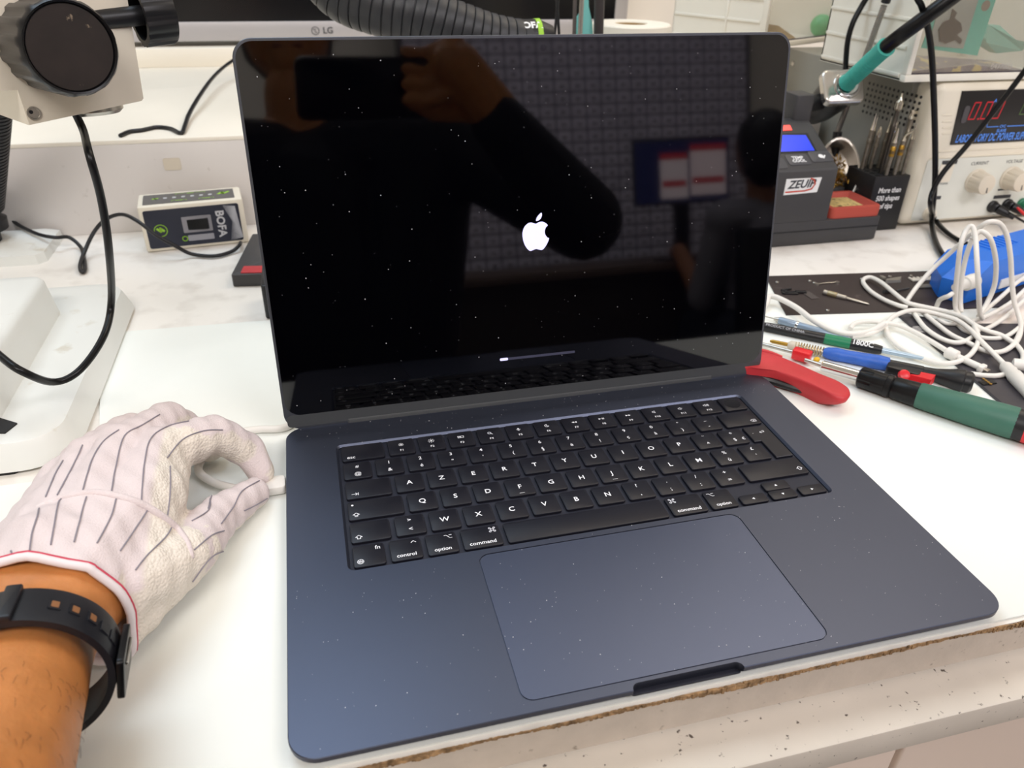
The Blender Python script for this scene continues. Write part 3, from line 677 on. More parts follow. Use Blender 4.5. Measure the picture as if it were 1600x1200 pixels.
# glove
from mathutils.bvhtree import BVHTree
def glove_mat():
    m = bpy.data.materials.new('knit_glove'); m.use_nodes = True; nt = m.node_tree; b = nt.nodes['Principled BSDF']
    N = nt.nodes.new; L = nt.links.new
    at_ = N('ShaderNodeAttribute'); at_.attribute_name = 'palm'
    tc = N('ShaderNodeTexCoord')
    n = N('ShaderNodeTexNoise'); n.inputs['Scale'].default_value = 45; L(tc.outputs['Object'], n.inputs['Vector'])
    mx0 = N('ShaderNodeMix'); mx0.data_type = 'RGBA'; mx0.inputs['A'].default_value = lin('d6c7c5'); mx0.inputs['B'].default_value = lin('e2d5d4'); L(n.outputs['Fac'], mx0.inputs['Factor'])
    mx = N('ShaderNodeMix'); mx.data_type = 'RGBA'; mx.inputs['B'].default_value = lin('e6dccf'); L(at_.outputs['Fac'], mx.inputs['Factor']); L(mx0.outputs['Result'], mx.inputs['A'])
    L(mx.outputs['Result'], b.inputs['Base Color']); b.inputs['Roughness'].default_value = .85; b.inputs['Specular IOR Level'].default_value = .2
    v = N('ShaderNodeTexVoronoi'); v.inputs['Scale'].default_value = 720; L(tc.outputs['Object'], v.inputs['Vector'])
    v2 = N('ShaderNodeTexVoronoi'); v2.inputs['Scale'].default_value = 1100; L(tc.outputs['Object'], v2.inputs['Vector'])
    mb_ = N('ShaderNodeMix'); L(at_.outputs['Fac'], mb_.inputs['Factor']); 
    k = N('ShaderNodeMath'); k.operation = 'MULTIPLY'; k.inputs[1].default_value = .35; L(v2.outputs['Distance'], k.inputs[0])
    L(k.outputs[0], mb_.inputs['A']); L(v.outputs['Distance'], mb_.inputs['B'])
    bp = N('ShaderNodeBump'); bp.inputs['Strength'].default_value = .4; bp.inputs['Distance'].default_value = .0012; bp.invert = True
    L(mb_.outputs['Result'], bp.inputs['Height']); L(bp.outputs[0], b.inputs['Normal'])
    return m
GLOVE = glove_mat()
CW = Vector((-270, 60, 37))
cb = at(166, 1000, 15)
gl = hand(2.6) + [(CW, 30, W0 + Vector((2, 26, 4)), 27), (CW, 30, mR + Vector((4, -26, -6)), 19), (CW + Vector((4, 0, 0)), 29, mI + Vector((-4, -30, -6)), 20),
     (tM, 13, cb + Vector((0, -8, 2)), 10), (tM, 13, CW + Vector((18, 10, -2)), 17), (tC, 15, mI + Vector((2, -10, -6)), 13)]
me = blob(gl, 1.7, 5)
bm = bmesh.new(); bm.from_mesh(me)
CP = Vector((-262, 74, 38)); CN = Vector((-.10, -1, .10)).normalized()
bmesh.ops.bisect_plane(bm, geom=bm.verts[:] + bm.edges[:] + bm.faces[:], plane_co=CP * S, plane_no=CN, clear_outer=True)
# wavy folds in the loose cloth
for v in bm.verts:
    p = v.co / S
    wv = .7 * math.sin(p.x * .33 + p.y * .21) * math.sin(p.y * .17 - p.z * .23)
    v.co += v.normal * wv * S
loop = [e for e in bm.edges if e.is_boundary]
adj = {}
for e in loop:
    for a, b in (tuple(e.verts), tuple(e.verts)[::-1]): adj.setdefault(a, []).append(b)
st0 = loop[0].verts[0]; ring = [st0]; prev = None; cur = st0
while True:
    nx = [q for q in adj[cur] if q is not prev]
    if not nx or nx[0] is st0: break
    prev, cur = cur, nx[0]; ring.append(cur)
    if len(ring) > 5000: break
ringp = [v.co / S for v in ring][::6]
bm.to_mesh(me); bm.free()
pal = me.attributes.new('palm', 'FLOAT', 'POINT')
dv = Vector((.62, -.42, -.66)).normalized()
thumbline = [(tC, tM), (tM, tI), (tI, tT)]
def dseg(p, a, b):
    t = max(0, min(1, (p - a).dot(b - a) / (b - a).length_squared)); return (p - a - (b - a) * t).length
me.update()
ax_ = (mI - at(203, 884, 50)); ax_.z = 0; ax_.normalize(); sdv = Vector((ax_.y, -ax_.x, 0))
for i, v in enumerate(me.vertices):
    p = v.co / S; k = (v.normal.dot(dv) - .34) / .12
    if dseg(p, tM, tI) < 17 or dseg(p, tI, tT) < 15: k = (-v.normal.z - .35) / .15
    q_ = p - mI; s_ = q_.dot(sdv)
    if p.y < mI.y + 6 and dseg(p, tM, tI) > 13.5 and dseg(p, tI, tT) > 12: k = max(k, (s_ - 3) / 2)
    pal.data[i].value = max(0, min(1, k))
glove = link('glove', me, GLOVE, person, angle=80)
glove['label'] = 'white work glove with thin grey pinstripes and a red-stitched cuff'
BV = BVHTree.FromPolygons([v.co / S for v in me.vertices], [tuple(p.vertices) for p in me.polygons])
def onglove(x, y, lift=.35):
    d = ray(x, y).normalized(); h = BV.ray_cast(CAM, d)
    return None if h[0] is None else h[0] + h[1] * lift
def surf_line(pts, step=5):
    P = spline([Vector((a, b, 0)) for a, b in pts], 6); out = []
    for q in P:
        h = onglove(q.x, q.y)
        if h is not None and (not out or (h - out[-1]).length < 9): out.append(h)
    return out
THR = mat('grey_thread', '8a848c', .8)
G3 = lambda *pts: [(x * .3, 600 + y * .3) for x, y in pts]      # points read on an enlarged view of the glove
for pl in (G3((70, 900), (60, 870)), G3((155, 870), (165, 790), (195, 690), (205, 650)), G3((265, 840), (300, 640), (320, 600)), G3((385, 825), (430, 660), (450, 590)), G3((505, 830), (575, 700), (605, 600)), G3((625, 870), (720, 730), (765, 660)), G3((705, 970), (760, 900), (860, 800), (890, 750)),
           G3((240, 590), (290, 470), (330, 400)), G3((300, 580), (380, 430), (430, 320)), G3((430, 560), (480, 400), (540, 300), (620, 240)), G3((580, 570), (610, 400), (650, 270), (740, 215), (830, 160)), G3((735, 620), (755, 400), (790, 280), (880, 220), (985, 195)), G3((870, 700), (885, 560), (885, 430)),
           G3((870, 385), (950, 290), (1060, 245), (1160, 240)), G3((1085, 650), (1110, 570), (1165, 510)), G3((1000, 715), (1085, 660), (1095, 600)), G3((1150, 730), (1215, 640), (1260, 560), (1350, 505)), G3((1010, 865), (1100, 790), (1165, 765)), G3((1270, 660), (1330, 630), (1390, 595)), G3((1000, 1030), (1090, 910), (1160, 870))):
    P = surf_line(pl)
    if len(P) > 3: MB().tube(P, .36, 5, 0).build('stripe_thread', THR, glove)
P = surf_line(G3((180, 640), (300, 595), (440, 565), (560, 570), (740, 625), (880, 715), (960, 800), (1000, 900)))
if len(P) > 3:
    MB().tube([q - Vector((0, 0, 1.0)) for q in P], 2.1, 8, 0, rad=lambda t: .3 + .7 * math.sin(PI * min(1, max(0, t))) ** .5).build('cloth_fold', GLOVE, glove, angle=80)
MB().tube(ringp, 1.9, 8, 2, closed=True).build('cuff_hem', mat('white_hem', 'e6dcdc', .8), glove, angle=80)
cen = sum(ringp, Vector()) / len(ringp)
MB().tube([p + CN * -1.2 + (p - cen).normalized() * 1.6 for p in ringp], .55, 5, 2, closed=True).build('red_stitching', mat('red_thread', 'c8465a', .7), glove, angle=80)

# dark hairs on the forearm
mb = MB(); rn = random.Random(11); cand = [v for v in person.data.vertices if -120 < v.co.y / S < 66 and v.co.x / S < -215 and v.co.z / S > 18]
for v in rn.sample(cand, min(800, len(cand))):
    p = v.co / S; nn = v.normal.copy()
    if abs(p.y - 38) < 16: continue
    t_ = (Vector((rn.uniform(-.6, .6), -1, rn.uniform(-.4, .4)))); t_ = (t_ - nn * t_.dot(nn)).normalized()
    L_ = rn.uniform(3, 7); mb.tube([p - nn * .3, p + nn * 1.0 + t_ * L_ * .5, p + nn * 1.2 + t_ * L_], .06, 3, 2)
mb.build('arm_hair', mat('arm_hair', '3a2416', .6), person, kind='stuff')
# watch on the wrist
WD = (W0 + Vector((-1, -30, 4)) - E1).normalized()
WC = Vector((-264, 38, 44))
STRAP = mat('black_resin', '16171d', .42, noise=.08, nscale=120)
wt = thing('wristwatch', 'black resin wristwatch strap with adjustment holes around the tanned wrist', 'watch', WC)
wt.rotation_euler = WD.to_track_quat('Y', 'Z').to_euler()
RA, RB = 31.5, 27.5
def ell(a, k=0.): return ((RA + k) * math.sin(a), (RB + k) * math.cos(a))     # a = 0 on top, + towards the thumb side
mb = MB(); n = 72; rings = []
for i in range(n + 1):
    a = -PI * .62 + 1.62 * PI * i / n * 1.0
    hw = 10.2
    x0, z0 = ell(a); x1, z1 = ell(a, 2.6)
    xm, zm = ell(a, 2.9)
    rings.append([(x0, -hw, z0), (x0, hw, z0), (x1, hw, z1), (xm, hw * .7, zm), (xm, -hw * .7, zm), (x1, -hw, z1)])
mb.loops(rings); mb.build('strap', STRAP, wt)
for a in (-.42, -.14, .12):
    x, z = ell(a, 2.6); M = Matrix.Translation((x, 0, z)) @ Matrix.Rotation(a, 4, 'Y')
    MB(M).rbox((-2.9, -10.4, -.6), (2.9, 10.4, 2.4), 1, .9).build('strap_rib', STRAP, wt)
for a in (.56, .78, 1.0, 1.2, 1.38):
    x, z = ell(a, 2.8); M = Matrix.Translation((x, 0, z)) @ Matrix.Rotation(a, 4, 'Y')
    MB(M).rbox((-2.3, -3.0, -.3), (2.3, 3.0, .5), .8).build('hole_rim', STRAP, wt)
    MB(M).rbox((-1.35, -1.8, -.3), (1.35, 1.8, .56), .4).build('strap_hole', mat('strap_hole_tan', '8a5c38', .6) if a < 1.1 else BLK, wt)
a = 1.75; x, z = ell(a, 4.2); M = Matrix.Translation((x, 0, z)) @ Matrix.Rotation(a, 4, 'Y')
MB(M).rbox((-9, -12.5, -1.2), (9, 12.5, 1.6), 2, .6).build('buckle', BLKG, wt)
MB(M).box((-5, -8, 1.5), (-3.6, 8, 2.6), .4).build('buckle_pin', STEEL, wt)
a = -1.5; x, z = ell(a, 3); M = Matrix.Translation((x, 0, z)) @ Matrix.Rotation(a, 4, 'Y')
MB(M).rbox((-17, -17, -2), (17, 17, 8), 5, 1.5).build('watch_case', BLK, wt)
MB(M).rbox((-12, -11, 7.8), (12, 11, 8.6), 2).build('watch_dial', mat('watch_dial_grey', '8e938a', .2), wt)

# white charging cable: plug at the left side, under the hand, behind the laptop, out on the right
pl = thing('charging_cable', 'white charging cable plugged into the left side of the laptop', 'cable', (0, 0, 0))
pz = ZT - 4
pa = Vector((-170.5, 185.2, pz)); d = Vector((-1, -.04, 0)).normalized()
MB(frame(pa, (-1, -.04, 0))).rbox((.2, -6.2, -2.9), (20, 6.2, 2.9), 2.6, 1.2).build('plug', WCAB, pl)
q = pa + d * 19
path = [q, q + d * 10 + Vector((0, 2, 1)), Vector((-213, 196, 6)), Vector((-222, 212, 5)), Vector((-216, 233, 4.2)), at(372, 677, 4), at(405, 671, 4), at(445, 668, 4), Vector((-150, 262, 4)), Vector((-60, 285, 4)), Vector((60, 300, 4)), Vector((170, 310, 4)), Vector((235, 345, 4.5)), at(1204, 463, 9), at(1240, 478, 9), at(1270, 500, 9), at(1300, 516, 8), at(1330, 522, 7), at(1360, 517, 7), at(1382, 505, 12)]
MB().tube(path, 2.5, 10, 8).build('cord', WCAB, pl, angle=70)

def atX(x, y, X):
    d = ray(x, y); return CAM + d * ((X - CAM.x) / d.x)
def off(o): return Matrix.Translation(-o.location / S)
# ------------------------------------------------------------------ laboratory power supply
ps = thing('power_supply', 'cream laboratory power supply with grey vented side, knobs and red digits', 'power supply', (508, 515, 0))
FP = Matrix.Translation((0, 0, 0)) @ Matrix.Rotation(PI / 2, 4, 'X')      # x right, y up, z towards the viewer
def fp(x, y, d=0.):
    p = atY(x, y, 515 - d); return p.x - 508, p.z
mb = MB()
def bez(i, y, c): return [(i, y, 3 + i * .3)] 
rings = []
for y, i, r in ((2, 22, 4), (0, 24, 3)): pass
mb = MB(Matrix.Rotation(PI / 2, 4, 'X'))
Q = lambda i, z, r=10: [(a, b, z) for a, b in mb.rrect(2, 3, 262, 159, r, 5, i)]
mb.loops([Q(0, -32), Q(0, -9), Q(2.5, -3.5), Q(7, -.7), Q(10, 0)]); mb.build('front_bezel', CAPP, ps)
mb = MB(); mb.rbox((-4, 30, 5), (262, 285, 157), 2, 1); mb.build('steel_cover', PSUG, ps)
mb = MB(); mb.box((-1, 285, 10), (255, 322, 150), 1); mb.build('rear_heat_sink', GRYD, ps)
for zz, yy in ((140, 262), (20, 262)):
    mb = MB(); mb.lathe((-4, yy, zz), (-1, 0, 0), [(0, 3.4), (1, 3.4), (1.8, 2.4)], 12); mb.build('cover_screw', STEEL, ps)
mb = MB()
q0 = atX(1359, 130, 504); q1 = atX(1438, 156, 504); q2 = atX(1349, 174, 504)
for r in range(6):
    for c in range(13):
        yy = q0.y + (q1.y - q0.y) * c / 12 - 515; zz = q0.z - (q0.z - q2.z) * r / 5
        mb.lathe((-3.6, yy, zz), (-1, 0, 0), [(0, 1.7), (.75, 1.7)], 8)
mb.build('vent_holes', BLK, ps, kind='stuff')
# black display window
w = [fp(1503, 142), fp(1484, 226), (250, fp(1484, 226)[1]), (250, fp(1503, 140)[1])]
w = [(w[0][0], w[0][1]), (w[1][0], w[1][1]), (250, w[1][1]), (250, w[0][1])]
mb = MB(FP); mb.loops([[(a, b, -1) for a, b in w], [(a, b, 1.2) for a, b in w]]); mb.build('display_window', mat('display_black', '0e0d12', .15), ps)
x0, zt = fp(1524, 160); x1, zb = fp(1515, 186)
SEG = mat('red_digit', 'c01828', .4, emit='a01424', estr=.3)
def digit(mb, x, y, w_, h, segs, wd=1.2, sl=.18):
    P = {'a': ((0, h), (w_, h)), 'b': ((w_, h), (w_, h / 2)), 'c': ((w_, h / 2), (w_, 0)), 'd': ((0, 0), (w_, 0)), 'e': ((0, 0), (0, h / 2)), 'f': ((0, h / 2), (0, h)), 'g': ((0, h / 2), (w_, h / 2))}
    for s_ in segs:
        a, b = P[s_]; mb.stroke([(x + a[0] + a[1] * sl, y + a[1]), (x + b[0] + b[1] * sl, y + b[1])], wd, 1.35)
mb = MB(FP); hgt = zt - zb
for k in range(3): digit(mb, x0 - 4 + k * 15.5, zb, 7.6, hgt, 'abcdef')
mb.disc((x0 + 9, zb, 1.35), 1.1, 8); mb.build('red_digits', SEG, ps, recalc=False)
mb = MB(FP); digit(mb, x0 + 62, zb + 3, 7.6, hgt * .8, 'abcdef', 1.); digit(mb, x0 + 77, zb + 3, 7.6, hgt * .8, 'abcdef', 1.); mb.build('green_digits', mat('green_digit', '4f6b3a', .4), ps, recalc=False)
t0 = fp(1492, 218); t1 = fp(1600, 214)
text('LABORATORY DC POWER SUPPLY', 11.5, FP @ Matrix.Translation((t0[0], (t0[1] + t1[1]) / 2 + 1, 1.4)), BLUI, ps, 'blue_lettering', shear=.2, bold=.02, sx=.56, ax='l')
a = fp(1541, 193); b = fp(1541, 201)
mb = MB(FP); mb.stroke([(a[0], a[1] + 1), (a[0] + 1, b[1] + 2), (a[0] + 3, b[1] + 2), (a[0] + 16, b[1] + 2)], .9, 1.4); mb.stroke([(a[0] + 28, b[1] + 2), (a[0] + 60, b[1] + 2)], .9, 1.4)
put_text(mb, 'CVC', 4, a[0] + 22, b[1] + 2, 1.4, bold=.03); put_text(mb, 'SLAVE', 4.6, a[0] + 22, b[1] - 2.6, 1.4, bold=.03)
c = fp(1554, 157); put_text(mb, 'A', 5, c[0], c[1], 1.4, shear=.2, bold=.03); mb.build('blue_marks', BLUI, ps, recalc=False)
l0 = fp(1510, 165); l1 = fp(1501, 192)
mb = MB(FP); mb.rbox((l1[0] - 2, l1[1], 1), (l1[0] + 5, l0[1], 1.8), 3); mb.build('grey_lens', mat('lens_grey', '4a474c', .3), ps)
mb = MB(FP)
for yy in (180, 190, 200, 209):
    g = fp(1476, yy); mb.box((g[0] - 3, g[1] - .5, -1), (g[0] + 9, g[1] + .5, .6))
mb.build('grip_ridges', CAPP, ps)
for yy in (237, 247):
    g = fp(1464, yy); mb = MB(FP); mb.box((16, g[1] - .6, -1), (248, g[1] + .6, 1.0), .4); mb.build('trim_line', CAPP, ps)
g0 = fp(1456, 252); g1 = fp(1440, 343)
mb = MB(FP); mb.rbox((g0[0] - 6, 9, -1), (248, g0[1] + 2, .7), 3); mb.build('control_plate', PSUF, ps)
for nm, px, py in (('CURRENT', 1523, 282), ('VOLTAGE', 1577, 278)):
    g = fp(px, py); 
    mb = MB(FP); n = 40
    rr = lambda r, z, a=0.: [(g[0] + (r - (a if k % 4 == 0 else 0)) * math.cos(2 * PI * k / n), g[1] + (r - (a if k % 4 == 0 else 0)) * math.sin(2 * PI * k / n), z) for k in range(n)]
    mb.loops([rr(13.5, .6), rr(13.5, 2), rr(12.4, 3, .9), rr(11.2, 17, .9), rr(10.6, 18.5), rr(9.5, 19)]); kn = mb.build('knob', mat('knob_cream', 'd9cfbd', .45), ps)
    mb = MB(FP); mb.poly([(g[0] + 1, g[1] - 9, 19.1), (g[0] + 3, g[1] - 9, 19.1), (g[0] + 1.5, g[1] - 3, 19.1), (g[0] + .5, g[1] - 3, 19.1)]); mb.build('pointer', INK, kn, recalc=False)
    h = fp(px + 7, 255 if nm == 'CURRENT' else 252); text(nm, 5.2, FP @ Matrix.Translation((h[0], h[1], .8)), INK, ps, shear=.12, bold=.01)
mb = MB(FP)
g = fp(1521, 298); mb.box((g[0] - 5, g[1] - 1, .5), (g[0] + 2, g[1] + 1, .9)); g = fp(1565, 296); mb.box((g[0] - 6, g[1] - 1, .5), (g[0] + 22, g[1] + 1, .9))
g = fp(1565, 307); mb.box((g[0] - 12, g[1] - 2, .5), (g[0] + 12, g[1] + 2, .9)); g = fp(1460, 309); mb.box((g[0] - 6, g[1] - 2, .5), (g[0] + 8, g[1] + 2, .9))
g = fp(1541, 297); put_text(mb, 'SLAVE', 3.4, g[0], g[1], .85, bold=.01); g = fp(1600, 293); put_text(mb, 'TRACKING', 3.4, g[0] + 8, g[1], .85)
g = fp(1474, 287); put_text(mb, 'POWER', 3, g[0], g[1], .85); g = fp(1556, 335); put_text(mb, 'MASTER', 3.4, g[0], g[1], .85); g = fp(1442, 343); put_text(mb, 'POWER', 3, g[0], g[1], .85)
mb.build('dark_print', INK, ps, recalc=False)
g = fp(1480, 254); h = fp(1462, 285)
mb = MB(FP); mb.rbox((h[0] - 1, h[1], .4), (h[0] + 17, g[1], 1.4), 2); mb.build('mode_plate', CAPP, ps)
mb = MB(FP); mb.box((h[0], g[1] - 1.5, .8), (h[0] + 19, g[1] + 2.5, 1.8)); mb.build('mode_header', INK, ps)
g = fp(1450, 333); mb = MB(FP); mb.lathe((g[0], g[1], .5), (0, 0, 1), [(0, 8), (1.5, 8), (2, 6.5), (6, 6.3), (7, 5)], 24); mb.build('power_button', CAPP, ps)
jk = []
for px, py, m in ((1549, 322, BLK), (1572, 319, BLK), (1595, 318, mat('green_jack', '2a7a5a', .4))):
    g = fp(px, py); mb = MB(FP); mb.lathe((g[0], g[1], .5), (0, 0, 1), [(0, 7), (3, 7), (4, 6), (9, 5.2), (10, 4)], 18); mb.build('binding_post', m, ps); jk.append(g)
def plug_lead(g, m, pts, label):
    mb = MB(); base = Vector((508 + g[0], 505, g[1]))
    t = thing('test_lead', label, 'test lead', base)
    mb = MB(); mb.lathe((0, 0, 0), (.55, -.75, -.35), [(0, 5), (3, 5.2), (10, 4.2), (14, 3), (20, 2.2)], 14); mb.build('banana_plug', BLK, t)
    mb = MB(off(t)); mb.tube([base + Vector((9, -13, -6))] + pts, 1.3, 8, 6); mb.build('wire', m, t)
plug_lead(jk[0], BLK, [atY(1578, 333, 488), atY(1592, 342, 470), atY(1612, 352, 455), atY(1640, 362, 440)], 'thin black test lead plugged into the left binding post of the power supply')
plug_lead(jk[1], REDB, [atY(1590, 325, 488), atY(1605, 338, 470), atY(1640, 352, 450)], 'red test lead plugged into the middle binding post of the power supply')

# ------------------------------------------------------------------ storage bins on the power supply
CLEAR = mat('clear_plastic', 'a39683', .08, alpha=.22, spec=.6)
BINW = mat('bin_white', 'ece8dc', .4, noise=.01, nscale=20)
def bin_(name, label, loc, rz, W, D, H, inner=True):
    t = thing(name, label, 'storage bin', loc, rz)
    MB().box((0, 0, 0), (W, 8, 7), 1).build('frame_bottom', BINW, t)
    MB().box((0, 0, 7), (6.5, 8, H), 1).build('frame_side', BINW, t); MB().box((W - 6.5, 0, 7), (W, 8, H), 1).build('frame_side', BINW, t)
    MB().box((0, 0, H - 7), (W, 8, H), 1).build('frame_top', BINW, t)
    MB().box((1, 8, 1), (3, D, H)).build('side_wall', BINW, t); MB().box((W - 3, 8, 1), (W - 1, D, H)).build('side_wall', BINW, t)
    MB().box((1, 8, .5), (W - 1, D, 2.5)).build('bin_floor', BINW, t); MB().box((1, D - 2, 1), (W - 1, D, H)).build('back_wall', BINW, t)
    for z in (4, 30, 56, 82):
        if z < H: MB().box((-.8, 10, z), (1.2, D - 2, z + 3.5), .8).build('side_rib', BINW, t)
    MB().box((-.8, 60, 4), (1.2, 63.5, 60), .8).build('side_rib', BINW, t)
    MB().box((6.5, 4, 7), (W - 6.5, 5.5, H - 7)).build('clear_front', CLEAR, t)
    MB().box((6.5, 3, 7), (W - 6.5, 6, 8.3)).build('seal_line', mat('seal_dark', '3a3240', .4), t)
    return t
tb = bin_('storage_bin', 'near white storage bin with clear front holding a teal packet, on the power supply front', (465.5, 516, 159.6), 0, 200, 150, 150)
ta = bin_('storage_bin', 'far white storage bin with clear front holding a green ball, behind the soldering station', (443.7, 761, 159.6), math.radians(26), 190, 150, 130)
# contents of the near bin
CARD = mat('teal_card', '5ec8b4', .5); PKT = mat('packet_grey', 'a9b0a8', .35)
pk = thing('parts_packet', 'teal edged packet with a small dark part inside the near clear bin', 'packet', (500, 526, 168))
pp = [atY(x, y, 526) for x, y in ((1440, 75), (1527, 87), (1556, 0), (1566, -40), (1480, -40), (1456, 30))]
mb = MB(off(pk)); mb.loops([[(p.x, 527.2, p.z) for p in pp], [(p.x, 526, p.z) for p in pp]]); mb.build('card', CARD, pk)
pp = [atY(x, y, 526) for x, y in ((1450, 71), (1504, 76), (1531, -10), (1478, -30))]
mb = MB(off(pk)); mb.loops([[(p.x, 526.2, p.z) for p in pp], [(p.x, 525.2, p.z) for p in pp]]); mb.build('clear_pouch', PKT, pk)
pp = [atY(x, y, 525) for x, y in ((1488, 14), (1494, 20), (1490, 28), (1500, 36), (1502, 48), (1494, 54), (1502, 62), (1500, 68), (1492, 62), (1476, 68), (1468, 64), (1466, 46), (1474, 34), (1484, 30))]
mb = MB(off(pk)); mb.loops([[(p.x, 525.1, p.z) for p in pp], [(p.x, 523.6, p.z) for p in pp]]); mb.build('dark_part', mat('flex_part_dark', '3b3838', .4, noise=.5, nscale=250), pk)
p = atY(1540, 9, 526); mb = MB(off(pk)); mb.lathe((p.x, 526.2, p.z), (0, -1, 0), [(0, 5), (.6, 5)], 18); mb.build('hang_hole', mat('hole_brown', '8f8478', .6), pk)
cl = thing('crumpled_film', 'crumpled translucent teal film lying in the near clear bin', 'plastic film', (600, 545, 163))
mb = MB(off(cl)); pp = [atY(x, y, 540) for x, y in ((1536, 60), (1546, 39), (1566, 40), (1586, 62), (1606, 66), (1600, 80), (1560, 84), (1538, 66))]
mb.loops([[(p.x, 556 + 6 * math.sin(i * 2), p.z) for i, p in enumerate(pp)], [(p.x, 540 - 4 * math.cos(i * 1.7), p.z) for i, p in enumerate(pp)]]); mb.build('film', mat('teal_film', '8fd0c0', .25, alpha=.75), cl, angle=10)
ct = thing('paper_slip', 'wrinkled grey slip with printed digits on the floor of the near bin', 'paper', (520, 535, 163))
mb = MB(off(ct))
mb.loops([[(480, 534, 163.2), (640, 530, 163.2), (650, 600, 163.2), (478, 600, 163.2)], [(480, 534, 167), (560, 531, 173), (650, 600, 166), (478, 600, 178)]]); mb.build('slip', mat('slip_grey', '8a8690', .3, noise=.25, nscale=60, dirt='d8c890', dscale=70, dlo=.55, dhi=.6), ct, angle=10)
p = atY(1565, 104, 529); text('0477003', 8, Matrix.Translation(Vector((p.x - 520, 529 - 535, p.z - 163))) @ Matrix.Rotation(PI / 2, 4, 'X'), WHTI, ct)
pc = atP(1283, 40, Vector((443.7, 761, 159)) + Vector((-.438, .899, 0)) * 24, (.438, -.899, 0))
bl = MB().sphere(pc, 15, 18, 12).build('green_ball', mat('green_ball', '57b77c', .3, spec=.6)); tag(bl, 'small green ball behind the clear front of the far bin', 'ball')
ML = Matrix.Translation((443.7, 761, 159.6)) @ Matrix.Rotation(math.radians(26), 4, 'Z')
lf = thing('paper_bag', 'beige folded paper lying in the far clear bin beside the green ball', 'paper', (0, 0, 0)); 
mb = MB(ML); mb.loops([[(12, 16, 3), (110, 14, 3), (120, 80, 3), (10, 80, 3)], [(12, 18, 30), (60, 20, 24), (118, 78, 10), (10, 80, 44)]]); mb.build('folded_sheet', mat('kraft_beige', 'c9b48f', .6, noise=.1, nscale=40), lf, angle=10)

# ------------------------------------------------------------------ soldering station
ss = thing('soldering_station', 'black soldering station with blue display and chrome iron holder', 'soldering station', (330, 490, 0))
O = off(ss)
mb = MB(O); mb.rbox((240, 490, 1), (460, 596, 27), 4, 1.5); mb.build('base', GRYD, ss)
mb = MB(O); mb.box((241, 489.4, 16), (459, 490.4, 17)); mb.build('seam', BLK, ss)
prof = [(491, 26), (491, 80), (493, 83), (556, 115), (566, 117), (580, 112), (580, 26)]
prof2 = [(494, 26), (494, 79), (496, 82), (557, 113), (566, 115), (578, 110), (578, 26)]
mb = MB(O); mb.loops([[(250, y, z) for y, z in prof2], [(252, y, z) for y, z in prof], [(392, y, z) for y, z in prof], [(394, y, z) for y, z in prof2]]); mb.build('housing', GRYD, ss)
SN = Vector((0, -.453, .891)); SP = Vector((330, 493, 83))
def onsl(x, y, l=0.):
    return atP(x, y, SP + SN * l, SN)
mb = MB(O); mb.loops([[onsl(*q, .2) - SN for q in ((1196, 208), (1262, 208), (1277, 237), (1190, 240))], [onsl(*q, .6) for q in ((1196, 208), (1262, 208), (1277, 237), (1190, 240))]]); mb.build('display_frame', BLK, ss)
mb = MB(O); mb.loops([[onsl(*q, .5) - SN * .3 for q in ((1198, 211), (1259, 211), (1273, 235), (1192, 238))], [onsl(*q, .8) for q in ((1198, 211), (1259, 211), (1273, 235), (1192, 238))]]); mb.build('blue_display', mat('lcd_blue', '2a3bd0', .3, emit='3a4ce0', estr=.55), ss)
mb = MB(O); mb.loops([[onsl(*q) - SN for q in ((1222, 196), (1234, 195), (1238, 203), (1222, 204))], [onsl(*q, .8) for q in ((1222, 196), (1234, 195), (1238, 203), (1222, 204))]]); mb.build('red_indicator', mat('red_led', 'ff5a50', .4, emit='ff5048', estr=.9), ss)
for x, y in ((1210, 256), (1247, 250), (1282, 245)):
    q = onsl(x, y); mb = MB(O @ frame(q, (1, .0, 0), None, SN)); mb.rbox((-13, -8, -1), (13, 8, .8), 3, .4); b_ = mb.build('button', mat('button_grey', '48474a', .5), ss)
    mb = MB(O @ frame(q, (1, 0, 0), None, SN))
    if x == 1247: put_text(mb, 'TEMP\nCOOL', 5.5, 0, 0, 1, bold=.03)
    elif x == 1282: mb.disc((0, 0, 1), 3, 8); mb.stroke([(2, -3), (5, 1)], 1.5, 1)
    else: put_text(mb, '9', 6, 3, 0, 1)
    mb.build('button_mark', WHTI, b_, recalc=False)
q = [atY(*c_, 490.6) for c_ in ((1229, 280), (1284, 277), (1276, 300), (1224, 305))]
mb = MB(O); mb.loops([[(p.x, 491.4, p.z) for p in q], [(p.x, 490.2, p.z) for p in q]]); mb.build('name_label', WHTI, ss)
c_ = (q[0] + q[2]) / 2; LMx = O @ Matrix.Translation((c_.x, 490.0, c_.z)) @ Matrix.Rotation(PI / 2, 4, 'X') @ Matrix.Rotation(math.radians(1), 4, 'Z')
text('ZEUIP', 11.5, LMx @ Matrix.Translation((-1, 1.5, 0)), INK, ss, shear=.25, bold=.03, sx=1.02)
mb = MB(LMx); mb.stroke([(-18, -5.5), (4, -5.5), (12, -4), (15, 1), (13, 5.5), (9, 7)], 1.5, .1); mb.build('red_swoosh', REDI, ss, recalc=False)
